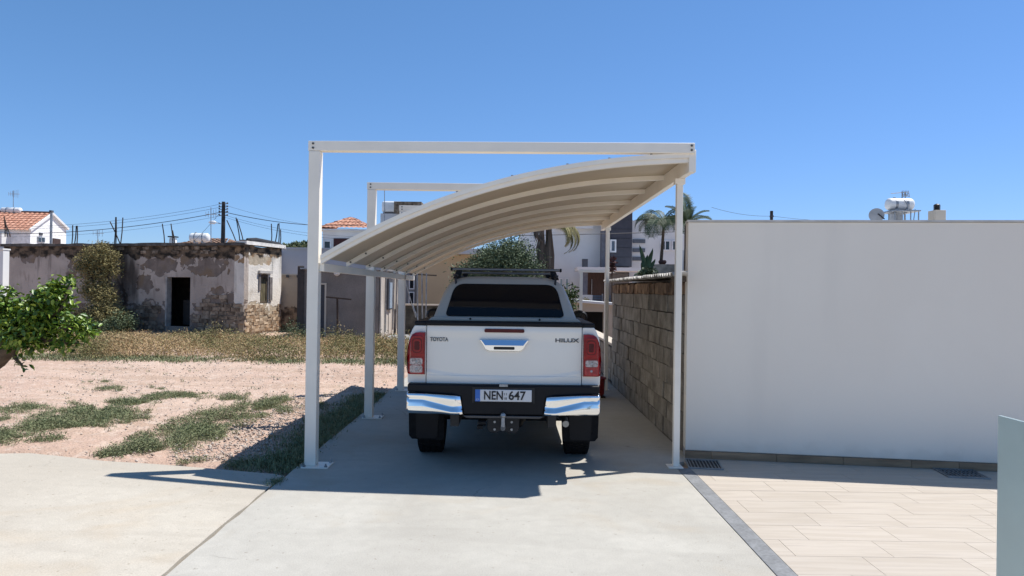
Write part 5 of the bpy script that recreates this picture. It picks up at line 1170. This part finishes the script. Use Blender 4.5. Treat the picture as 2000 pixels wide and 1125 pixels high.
M['palm_olive'] = mat('palm_olive', (.16, .15, .05), rough=.7, island=[(.12, .12, .04), (.24, .20, .07), (.34, .26, .10)])
M['dead_frond'] = mat('dead_frond', (.17, .12, .09), rough=.95, var=.35, scale=8, stretch=(8, 8, .5), island=[(.13, .09, .07), (.24, .18, .135), (.10, .07, .055)])
# round silvery tree behind the truck
Yb = 19
ot = thing('olive_tree', 'rounded grey green tree with a dense crown behind the truck canopy', 'tree', (X(985, Yb), Yb, 0))
def pb(px, py, rx, rz, Y, ry=None):
    k = Y / FPX; return (P(px, py, Y), (rx * k, (ry or rx) * k, rz * k))
bl = [pb(985, 530, 70, 66, Yb), pb(945, 545, 62, 50, Yb), pb(1020, 540, 46, 52, Yb), pb(905, 560, 30, 36, Yb), pb(985, 590, 80, 45, Yb), pb(1000, 500, 38, 34, Yb), pb(960, 510, 34, 30, Yb)]
crown('crown', ot, bl, 52000, .075, M['leaf_olive'], .35, .4, 300, .36)
bt = MB(); base = Vector((ot.location.x, Yb, 0)); bt.tube([base, base + Vector((.05, 0, .5)), base + Vector((0, 0, 1.1))], [.16, .13, .1], 10)
for k in range(9):
    a = k * .7; bt.tube([base + Vector((0, 0, .9)), base + Vector((.35 * math.cos(a), .35 * math.sin(a), 1.5)), base + Vector((.7 * math.cos(a), .7 * math.sin(a), 2.1))], [.06, .035, .012], 6)
bt.build('trunk', M['bark'], ot)

# palms: fronds are parts sharing a few meshes
def frond_mesh(name, L, m, droop, leaf=.42, n=34, wide=.035, vee=.5, hang=.3, seed=0):
    r_ = random.Random(seed); b = MB(); pts = []
    ang = R(55); p = Vector((0, 0, 0)); st_ = L / 16
    for i in range(17):
        pts.append(p.copy()); p = p + Vector((math.cos(ang), 0, math.sin(ang))) * st_; ang -= droop / 16 * (1 + i * .06)
    b.tube(pts, [.022 * (1 - i / 18) + .004 for i in range(17)], 5)
    for i in range(n):
        t = .10 + .9 * i / n; f = t * 16; k = min(15, int(f)); q = pts[k].lerp(pts[k + 1], f - k); d = (pts[k + 1] - pts[k]).normalized()
        l = leaf * (math.sin(math.pi * (t * .85 + .12)) ** .6) * r_.uniform(.85, 1.1)
        for s in (-1, 1):
            o_ = (d * .45 + Vector((0, s, 0)) * 1.0 + Vector((0, 0, vee - .1)) ).normalized(); tip = q + o_ * l + Vector((0, 0, -hang * l)); mid = q + o_ * l * .5 + Vector((0, 0, .02)); wv = d * wide * .5
            b.add([q - wv * .4, mid - wv, tip, mid + wv, q + wv * .4], [(0, 1, 2, 3, 4)])
    return b.mesh(name, m, None, recalc=False)
def palm(name, label, base, top, rt, fronds, meshes, lean=0, trunk_m=None):
    t = thing(name, label, 'palm tree', base); n = 10
    MB().tube([Vector(base).lerp(Vector(top), i / n) + Vector((lean * math.sin(i / n * math.pi), 0, 0)) for i in range(n + 1)], [rt * (1.1 - .3 * i / n) * (1 + .06 * (i % 2)) for i in range(n + 1)], 12).build('trunk', trunk_m or M['bark'], t)
    for (az_, el, sc) in fronds:
        o = link('frond', random.choice(meshes), t); o.location = Vector(top) - Vector(base); o.rotation_euler = (0, -el, az_); o.scale = (sc, sc, sc)
    return t
fm1 = [frond_mesh('frond', 1.55, M['palm_leaf'], R(112), .42, 56, .022, .25, .5, s) for s in range(3)]
fm2 = [frond_mesh('frond', 1.35, M['palm_leaf'], R(45), .34, 56, .022, .55, .05, s + 5) for s in range(3)]
Yq = 25
base = (X(1291, Yq), Yq, Z(1291, 516, 24.5)); top = P(1296, 447, Yq)
palm('bushy_palm', 'short dark green palm with arching fronds in the round planter', base, top, .055,
     [(a + random.uniform(-.25, .25), random.uniform(-.25, .25), random.uniform(.75, 1.05)) for a in np.linspace(0, 2 * math.pi, 13)[:-1]] + [(R(170), .35, .9), (R(10), .35, .85), (R(120), .6, .95), (R(-30), .55, .95)], fm1)
Yq = 22; base = (X(1342, Yq), Yq, 0); top = P(1343, 440, Yq)
palm('slender_palm', 'tall slender palm with upright feathery frond behind the corner of the white wall', base, top, .11,
     [(R(100), R(32), .95), (R(95), R(25), .9), (R(0), R(5), .62), (R(15), R(-15), .65), (R(180), R(10), .7), (R(200), R(-20), .7), (R(250), R(-10), .8), (R(60), R(15), .7), (R(-60), R(-20), .7)], fm2)
# washingtonia with dead skirt
Yw = 20
wx = X(1071, Yw); wt = thing('fan_palm', 'palm with shaggy brown hanging dead fronds in front of the modern house', 'palm tree', (wx, Yw, 0))
topw = P(1071, 440, Yw)
MB().tube([(wx, Yw, 0), (wx, Yw, 1.5), (wx, Yw, topw.z)], [.10, .08, .08], 12).build('trunk', M['bark'], wt)
b = MB()
for k in range(240):
    a = rng.uniform(0, 2 * math.pi); side = (k % 3 == 0); cxk = wx + (-.23 if side else 0.03); rad = rng.uniform(.04, .115) * (1 if not side else .6)
    x0, y0 = cxk + rad * math.cos(a) * .7, Yw + rad * math.sin(a); z0 = topw.z - rng.uniform(.0, .5); z1 = topw.z - rng.uniform(1.2, 2.7 if not side else 2.5)
    x1, y1 = cxk + rad * 1.25 * math.cos(a) + (.06 if side else .0), Yw + rad * 1.2 * math.sin(a); w_ = rng.uniform(.012, .035)
    mx, my, mz = (x0 + x1) / 2 + rng.normal() * .03, (y0 + y1) / 2, (z0 + z1) / 2
    b.add([(wx + (x0 - wx) * (.7 if side else .5), y0, z0 + .15), (mx - w_, my, mz), (x1, y1, z1), (mx + w_, my + .01, mz)], [(0, 1, 2, 3)])
o = b.build('dead_skirt', M['dead_frond'], wt, smooth=None, recalc=False); o['kind'] = 'stuff'
fmw = [frond_mesh('frond', 1.7, M['palm_olive'], R(128), .26, 70, .024, .0, .55, s + 20) for s in range(3)]; fmd = [frond_mesh('frond', 1.0, M['dead_frond'], R(160), .34, 34, .03, .0, .9, s + 30) for s in range(2)]
for (az_, el, sc, ms) in ((R(-12), R(-30), .85, fmw), (R(8), R(-22), .9, fmw), (R(40), R(-10), .8, fmw), (R(-40), R(-25), .75, fmw), (R(0), R(-38), .8, fmw), (R(175), R(-15), .75, fmd), (R(195), R(-30), .8, fmd), (R(160), R(0), .8, fmd), (R(110), R(15), .8, fmw), (R(70), R(30), .9, fmw), (R(185), R(25), .7, fmd)):
    o = link('frond', random.choice(ms), wt); o.location = (topw.x - wx, 0, topw.z - .05); o.rotation_euler = (0, -el, az_); o.scale = (sc,) * 3
# banana-like plant and shrubs beyond
def blade_plant(name, label, cat, loc, blades, m, w_=.16):
    t = thing(name, label, cat, loc)
    for i, (dx, dz, ww_) in enumerate(blades):
        rows = []
        for j in range(9):
            s = j / 8; c = Vector((dx * s ** 1.4, .12 * math.sin(i * 2.1) * s, dz * (s - .12 * s * s))); hw = ww_ * math.sin(math.pi * min(1, .08 + s * .92)) ** .7 * .5
            rows.append([c + Vector((-hw, .0, -hw * .2)), c + Vector((0, .03, .03)), c + Vector((hw, 0, -hw * .2))])
        MB().grid(rows).build('leaf', m, t, world=False, smooth=60, recalc=False)
    return t
bz = Z(1262, 540, 23)
blade_plant('banana_plant', 'banana like plant with upright broad leaves behind the shed roof', 'plant', (X(1262, 23), 23, bz), [(-.22, 1.15, .15), (.06, .80, .20), (.20, 1.0, .17), (.30, .62, .19), (-.12, .55, .2)], mat('banana_leaf', (.05, .09, .04), rough=.5, var=.3))
MB().box(X(1240, 23), X(1285, 23), 22.9, 23.4, -.1, bz + .02).build('trough', M['concrete_grey'], bpy.data.objects['banana_plant'])
s1 = thing('shrub', 'dark green shrub between the truck canopy and the thin white frame', 'shrub', (X(1108, 18), 18, 0))
crown('foliage', s1, [pb(1100, 585, 30, 26, 18), pb(1116, 575, 17, 18, 18), pb(1090, 620, 36, 40, 18)], 2600, .12, mat('leaf_dark', (.04, .07, .02), rough=.6, island=[(.03, .05, .015), (.06, .10, .025), (.09, .13, .03)]), .4, .3, 40, .3)
MB().tube([(X(1100, 18), 18, 0), (X(1104, 18), 18, 1.3)], .04, 8).build('stem', M['bark'], s1)
s2 = thing('shrub', 'low dark plants at the foot of the banana like plant', 'shrub', (X(1258, 22.4), 22.4, bz - .4))
crown('foliage', s2, [pb(1262, 536, 20, 14, 22.4)], 900, .10, M['palm_leaf'], .3, .3, 20, .5); MB().tube([(X(1258, 22.4), 22.4, bz - .4), (X(1258, 22.4), 22.4, bz)], .03, 6).build('stem', M['bark'], s2)
s3 = thing('shrub', 'leafy yellow green shrub low in the yard beside the white pier', 'shrub', (X(1142, 26.5), 26.5, 0))
crown('foliage', s3, [pb(1143, 590, 9, 8, 26.5)], 500, .07, M['leaf_dry'], .3); MB().tube([(X(1142, 26.5), 26.5, 0), (X(1142, 26.5), 26.5, 1.2)], .03, 6).build('stem', M['bark'], s3)
# red flowering stalk by the porch
rs = thing('red_shrub', 'reddish brown spiky shrub in front of the dark tower', 'shrub', (X(1197, 27), 27, 1.0))
crown('foliage', rs, [pb(1196, 518, 6, 18, 27)], 260, .12, mat('leaf_red', (.08, .03, .025), rough=.8, island=[(.06, .02, .02), (.12, .05, .04)]), .2); MB().tube([(X(1196, 27), 27, 1.0), (X(1196, 27), 27, 2.9)], .03, 6).build('stem', M['bark'], rs)
# far tree line
for (px, py, rx, rz, Y_, lab) in ((575, 482, 22, 5, 90, 'distant green tree tops between the ruin and the carport post'), (595, 480, 12, 5, 92, 'distant trees touching the left carport post on the skyline')):
    tt = thing('distant_tree', lab, 'tree', (X(px, Y_), Y_, 0)); crown('crown', tt, [pb(px, py, rx, rz, Y_)], 900, .5, M['leaf_olive'], .3); MB().tube([(X(px, Y_), Y_, 0), (X(px, Y_), Y_, 5.5)], .2, 8).build('trunk', M['bark'], tt)

# climber on the ruin
cl_ = thing('dry_climber', 'dry olive yellow bush climbing to the roof of the derelict house', 'shrub', (X(195, 26.6), 26.6, 0))
Yc = 27.0
crown('foliage', cl_, [pb(190, 505, 46, 30, Yc, 22), pb(205, 520, 34, 34, Yc, 20), pb(185, 560, 34, 34, Yc, 20), pb(200, 590, 36, 40, Yc - .3, 22), pb(165, 520, 22, 22, Yc, 18), pb(215, 620, 34, 30, Yc - .6, 26), pb(240, 628, 24, 22, Yc - .8, 24), pb(170, 620, 30, 26, Yc - .5, 24)], 17000, .11, M['leaf_dry'], .35, .55, 240, .3)
crown('low_foliage', cl_, [pb(238, 632, 30, 26, Yc - 1.1, 22), pb(215, 645, 30, 20, Yc - 1.2, 22), pb(170, 640, 34, 20, Yc - 1, 22)], 4200, .11, M['leaf_olive'], .35, .5, 90, .3)
b = MB()
for (px, qx) in ((190, 170), (205, 215), (198, 195)): b.tube([(X(px, 26.8, 640), 26.8, 0), P(px + 4, 590, 26.8), P(qx, 520, 27.0), P(qx, 490, 27.1)], [.07, .05, .03, .01], 6)
b.build('stem', M['bark'], cl_)

# citrus tree leaning in at the left
Yt_ = 7.4
ct = thing('citrus_tree', 'bright green leafy citrus tree reaching in from the left edge of the field', 'tree', (-6.3, Yt_ + .1, 0))
b = MB(); root = Vector((-6.25, Yt_ + .1, -.05)); el = P(-10, 700, Yt_ + .05)
b.tube([root, root + Vector((.05, 0, .45)), el, P(22, 672, Yt_), P(60, 650, Yt_)], [.13, .12, .12, .09, .05], 12)
tw = [(60, 650, 120, 600, 135, 560), (60, 650, 140, 640, 185, 650), (30, 668, 20, 620, 15, 575), (60, 650, 90, 590, 110, 545), (50, 660, 130, 668, 165, 672), (22, 672, 30, 700, 45, 715), (-10, 700, -60, 640, -90, 570), (60, 650, 60, 610, 70, 580)]
for (a0, b0, a1, b1, a2, b2) in tw: b.tube([P(a0, b0, Yt_), P(a1, b1, Yt_ + random.uniform(-.15, .15)), P(a2, b2, Yt_ + random.uniform(-.2, .2))], [.035, .02, .008], 6)
b.build('trunk', M['bark'], ct)
cb = [pb(62, 640, 56, 40, Yt_, 60), pb(105, 585, 34, 40, Yt_, 45), pb(125, 553, 18, 22, Yt_, 25), pb(150, 640, 36, 26, Yt_, 40), pb(172, 652, 24, 16, Yt_, 25), pb(20, 600, 28, 30, Yt_, 40), pb(14, 570, 10, 14, Yt_, 15), pb(128, 672, 26, 20, Yt_, 30), pb(60, 670, 50, 20, Yt_, 40), pb(-50, 620, 70, 60, Yt_, 60), pb(85, 610, 40, 36, Yt_, 50)]
def citrus_leaf(seed):
    r_ = random.Random(seed); L, w_ = .058, .0155; cur = r_.uniform(.0, .02); b = MB()
    b.grid([[(0, -.002, 0), (0, 0, 0), (0, .002, 0)], [(L * .25, -w_ * .8, .006), (L * .25, 0, -.001), (L * .25, w_ * .8, .006)], [(L * .55, -w_, .006 - cur * .3), (L * .55, 0, -.002 - cur * .3), (L * .55, w_, .006 - cur * .3)], [(L * .82, -w_ * .6, .002 - cur), (L * .82, 0, -.003 - cur), (L * .82, w_ * .6, .002 - cur)], [(L, -.001, -cur * 1.5), (L, 0, -cur * 1.5), (L, .001, -cur * 1.5)]])
    return b
lm = M['leaf_citrus']; lmesh = []
M['leaf_obj'] = mat('leaf_green', (.08, .16, .018), rough=.45, spec=.4, rnd=.6, var=.3, col2=(.21, .30, .03))
for s in range(6): lmesh.append(citrus_leaf(s).mesh('leaf', M['leaf_obj'], 80, recalc=False))
vis = [q for q in cb if True]
pts = blob_pts(cb[:9] + cb[10:], 300, .75, .2, 30)
for p in pts:
    o = link('leaf', random.choice(lmesh), ct); o.location = Vector(p) - ct.location; o.rotation_euler = (random.uniform(-.9, .9), random.uniform(-.5, 1.1), random.uniform(0, 6.28)); k = random.uniform(.8, 1.35); o.scale = (k, k, k)
# the rest of the leaves as one part
base_l = citrus_leaf(3); LV = np.array(base_l.v); LF = np.array(base_l.f); n = 5600
pts = blob_pts(cb, n, .35, .45, 110); sprig = np.array([tuple(P(45 + rng.normal() * 9, 700 + rng.normal() * 14, Yt_ + rng.normal() * .03)) for _ in range(34)]); pts = np.vstack([pts, sprig]); n = len(pts)
a, bb, g_ = rng.uniform(-.9, .9, n), rng.uniform(-.6, 1.2, n), rng.uniform(0, 6.28, n); k = rng.uniform(.75, 1.3, n)
def rot(a, b, g):
    ca, sa, cb_, sb, cg, sg = np.cos(a), np.sin(a), np.cos(b), np.sin(b), np.cos(g), np.sin(g); z = np.zeros_like(a); o = np.ones_like(a)
    Rx = np.stack([o, z, z, z, ca, -sa, z, sa, ca], -1).reshape(-1, 3, 3); Ry = np.stack([cb_, z, sb, z, o, z, -sb, z, cb_], -1).reshape(-1, 3, 3); Rz = np.stack([cg, -sg, z, sg, cg, z, z, z, o], -1).reshape(-1, 3, 3); return Rz @ Ry @ Rx
RR = rot(a, bb, g_); VV = np.einsum('nij,vj->nvi', RR, LV) * k[:, None, None] + pts[:, None]; FF = (LF[None] + (np.arange(n) * len(LV))[:, None, None]).reshape(-1, 4)
o = npmesh('foliage', VV.reshape(-1, 3), FF, lm, ct, smooth=False); o['kind'] = 'stuff'

# ------------------------------------------------------------ weeds and grass
def blades(name, centres, n_per, h, spread, m, label, cat, lean=.5, wid=.008, z0=-.03):
    """tufts: n_per blades from every centre; every blade a thin bent strip"""
    C = np.repeat(np.asarray(centres), n_per, axis=0); n = len(C); hh = h * rng.uniform(.45, 1.2, n) * (np.repeat(rng.uniform(.6, 1.25, len(centres)), n_per))
    base = C[:, :3].copy(); base[:, :2] += rng.normal(size=(n, 2)) * spread; a = rng.uniform(0, 2 * np.pi, n); d = np.stack([np.cos(a), np.sin(a), np.zeros(n)], 1); s = np.stack([-np.sin(a), np.cos(a), np.zeros(n)], 1)
    ln = lean * rng.uniform(.2, 1.3, n); up = np.array([0, 0, 1.0]); w_ = wid * rng.uniform(.6, 1.4, n)[:, None]
    mid = base + up * (hh * .55)[:, None] + d * (hh * ln * .35)[:, None]; tip = base + up * (hh * (1 - .25 * ln))[:, None] + d * (hh * ln)[:, None]
    V = np.empty((n, 5, 3)); V[:, 0] = base - s * w_; V[:, 1] = base + s * w_; V[:, 2] = mid + s * w_ * .9; V[:, 3] = mid - s * w_ * .9; V[:, 4] = tip
    idx = np.arange(n)[:, None] * 5; q = np.concatenate([idx + 0, idx + 1, idx + 2, idx + 3], 1); t = np.concatenate([idx + 3, idx + 2, idx + 4, idx + 4], 1)
    me_f = np.concatenate([q, t]); me = bpy.data.meshes.new(name); me.from_pydata(V.reshape(-1, 3).tolist(), [], q.tolist() + t[:, :3].tolist()); me.materials.append(m)
    o = bpy.data.objects.new(name, me); COL.objects.link(o); WM[o.name] = Matrix.Identity(4); o['kind'] = 'stuff'; o['label'] = label; o['category'] = cat; return o
# dry strip before the ruin and shed
def belt_xy():
    while True:
        x = rng.uniform(-15.5, -1.9); far = 25.2 if x > -10 else 26.6; yv = 17.0 + (far - 17.0) * rng.uniform() ** 1.1
        if x > -4.6 and yv > 24: continue
        if yv < 17.35 + .35 * math.sin(x * 1.3) + .25 * math.sin(x * 3.1): continue
        return x, yv
bb = []
for _ in range(520):
    x, yv = belt_xy(); r_ = rng.uniform(.22, .72) ** 1.1; hz_ = r_ * rng.uniform(.45, .8) * min(1, max(.25, (27 - yv) / 7.5)); bb.append(((x, yv, hz_ * .3 - .04), (r_ * 1.2, r_ * 1.2, hz_)))
pts = blob_pts(bb, 150000, .55, 0); pts = pts[pts[:, 2] > -.05]; V, F = leaves_np(pts, .062, .0, .28, up=.1)
o = npmesh('dry_weeds', V, F, M['weed_dry']); tag(o, 'belt of dry yellow brown weeds in front of the derelict house and shed', 'weeds', kind='stuff')
cs = [belt_xy() + (-.04,) for _ in range(380)]
blades('dry_stalks', cs, 6, .30, .14, M['weed_dry'], 'thin dry stalks standing up out of the weed belt', 'weeds', .7, .006)
cs = [(rng.uniform(-15, -2.2), 16.9 + rng.uniform() * .9 + .3 * math.sin(i), -.04) for i in range(1300)]
blades('green_verge', cs, 11, .08, .14, M['weed_green'], 'low green grass edging the belt of dry weeds', 'grass', .9, .008)
# bushier clumps in the belt
for i, (px, py, Y_, lab) in enumerate(((420, 648, 22, 'straw coloured weed bush below the ruin doorway wall'), (735, 660, 20, 'straw coloured weed bush at the second left carport post'), (655, 655, 20.5, 'straw coloured weed bush under the clothes post'), (575, 640, 24, 'dark weed bush against the cream courtyard wall'))):
    q = P(px, py, Y_); t = thing('weed_bush', lab, 'weeds', (q.x, Y_, 0), 0, 'taller bushes in the weed belt')
    crown('foliage', t, [((q.x, Y_, .22), (.55, .5, .5)), ((q.x + .5, Y_ + .2, .15), (.5, .4, .38))], 1500, .09, M['weed_dry'] if i < 3 else M['leaf_olive'], .2, .4, 40, .2); MB().tube([(q.x, Y_, -.03), (q.x, Y_, .3)], .02, 6).build('stem', M['bark'], t)
# green patches on the dirt; (px, py, rx, ry, density)
pat = [(425, 822, 88, 40, 1300, .17), (395, 850, 64, 26, 600, .15), (500, 815, 45, 16, 200, .11), (100, 832, 135, 44, 2300, .15), (60, 800, 90, 12, 400, .10), (190, 818, 60, 18, 380, .11), (268, 878, 50, 17, 520, .14), (330, 776, 85, 8, 420, .09), (230, 787, 70, 9, 330, .09), (530, 790, 34, 10, 260, .12), (450, 775, 35, 6, 160, .09), (380, 903, 28, 8, 110, .09), (465, 903, 28, 10, 160, .12), (620, 795, 14, 8, 60, .12), (190, 742, 40, 4, 60, .06), (240, 758, 60, 5, 90, .06), (770, 752, 18, 5, 90, .10), (560, 800, 25, 12, 60, .1), (20, 850, 40, 30, 380, .16)]
LP_ = []; cs = []
for (px, py, rx, ry, n, h) in pat:
    c_ = G(px, py, -.03); ex, ey = G(px + rx, py, -.03), G(px, py - ry, -.03); RX_, RY_ = abs(ex.x - c_.x), abs(ey.y - c_.y)
    subs = max(6, int(n / 6.5))
    for _ in range(subs):       # every patch is a crowd of small loose cushions
        a = rng.uniform(0, 2 * math.pi); r_ = rng.uniform() ** .55 * (1 + .3 * math.sin(3 * a + px) + .2 * math.sin(7 * a)); x, y = c_.x + RX_ * r_ * math.cos(a) * .95, c_.y + RY_ * r_ * math.sin(a) * .95
        if x > -2.2 or y < 6.85 or math.sin(x * 4.1 + 2.2 * math.sin(y * 2.3)) * math.sin(y * 4.7 + 1.7 * math.sin(x * 2.9)) < -.15 + rng.normal() * .22: continue
        q = rng.uniform(.06, .21) * (1.15 - .5 * r_); hh = h * rng.uniform(.35, 1.3) * (1.15 - .6 * min(1, r_)); k_ = int(150 * (q / .12) ** 1.5) + 20
        d = rng.normal(size=(k_, 3)); d /= np.linalg.norm(d, axis=1)[:, None]; d[:, 2] = abs(d[:, 2]); rr_ = rng.uniform(.1, 1, k_)[:, None] ** .6
        LP_.append(np.array([x, y, -.04]) + d * rr_ * np.array([q, q, hh])); 
        if rng.uniform() < .5: cs.append((x, y, -.035))
pts = np.vstack(LP_); V, F = leaves_np(pts, .030, .2, .26, up=.15)
o = npmesh('field_grass', V, F, M['weed_green']); tag(o, 'patches of low grey green weeds on the pale dirt left of the driveway', 'grass', kind='stuff')
blades('grass_blades', cs, 12, .12, .05, M['weed_green'], 'thin blades rising out of the low weed patches on the dirt', 'grass', 1.2, .0022)
cs = [(-2.12 - abs(rng.normal()) * .22, rng.uniform(6.9, 12.0), -.035) for _ in range(560)]
blades('kerb_grass', cs, 20, .09, .06, M['weed_green'], 'grass along the edge of the driveway in the carport shade', 'grass', 1.0, .004)
cs = [(rng.uniform(-9, -2.3), rng.uniform(7.2, 16.8), -.035) for _ in range(120)]
blades('sparse_weeds', cs, 10, .06, .03, M['weed_green'], 'scattered tiny weeds over the pale dirt field', 'weeds', 1.2, .003)
q = G(262 * .0 + 545, 940); cs = [(-2.09 + rng.normal() * .03, 6.45 + rng.normal() * .07, -.02) for _ in range(26)] 
blades('joint_weed', cs, 14, .05, .02, M['weed_green'], 'small weed growing in the joint between driveway and apron', 'weed', 1.2, .003)
# pebbles
n = 9000; px_ = np.concatenate([rng.uniform(-9.5, -2.2, 2400), rng.normal(-2.9, .45, 3800)]); py_ = np.concatenate([7 + 9.5 * rng.uniform(size=2400) ** .8, rng.uniform(7.3, 12.8, 3800)])
keep = (px_ < -2.14); px_, py_ = px_[keep], py_[keep]; n = len(px_)
s = rng.uniform(.006, .020, n) * rng.uniform(.5, 1.4, n); ov = np.array([(1, 0, 0), (-1, 0, 0), (0, 1, 0), (0, -1, 0), (0, 0, .7), (0, 0, -.7)], float)
of = np.array([(0, 2, 4), (2, 1, 4), (1, 3, 4), (3, 0, 4), (2, 0, 5), (1, 2, 5), (3, 1, 5), (0, 3, 5)]); RR = rot(rng.uniform(-.5, .5, n), rng.uniform(-.5, .5, n), rng.uniform(0, 6.28, n))
VV = np.einsum('nij,vj->nvi', RR, ov) * (s[:, None] * rng.uniform(.6, 1.3, (n, 3)))[:, None, :] + np.stack([px_, py_, np.full(n, -.022)], 1)[:, None]; FF = (of[None] + (np.arange(n) * 6)[:, None, None]).reshape(-1, 3)
o = npmesh('gravel', VV.reshape(-1, 3), FF, mat('pebble', (.38, .32, .27), rough=.95, island=[(.30, .22, .17), (.50, .42, .35), (.42, .34, .28), (.55, .50, .45)])); tag(o, 'scattered pale stones and gravel on the dirt beside the carport', 'gravel', kind='stuff')
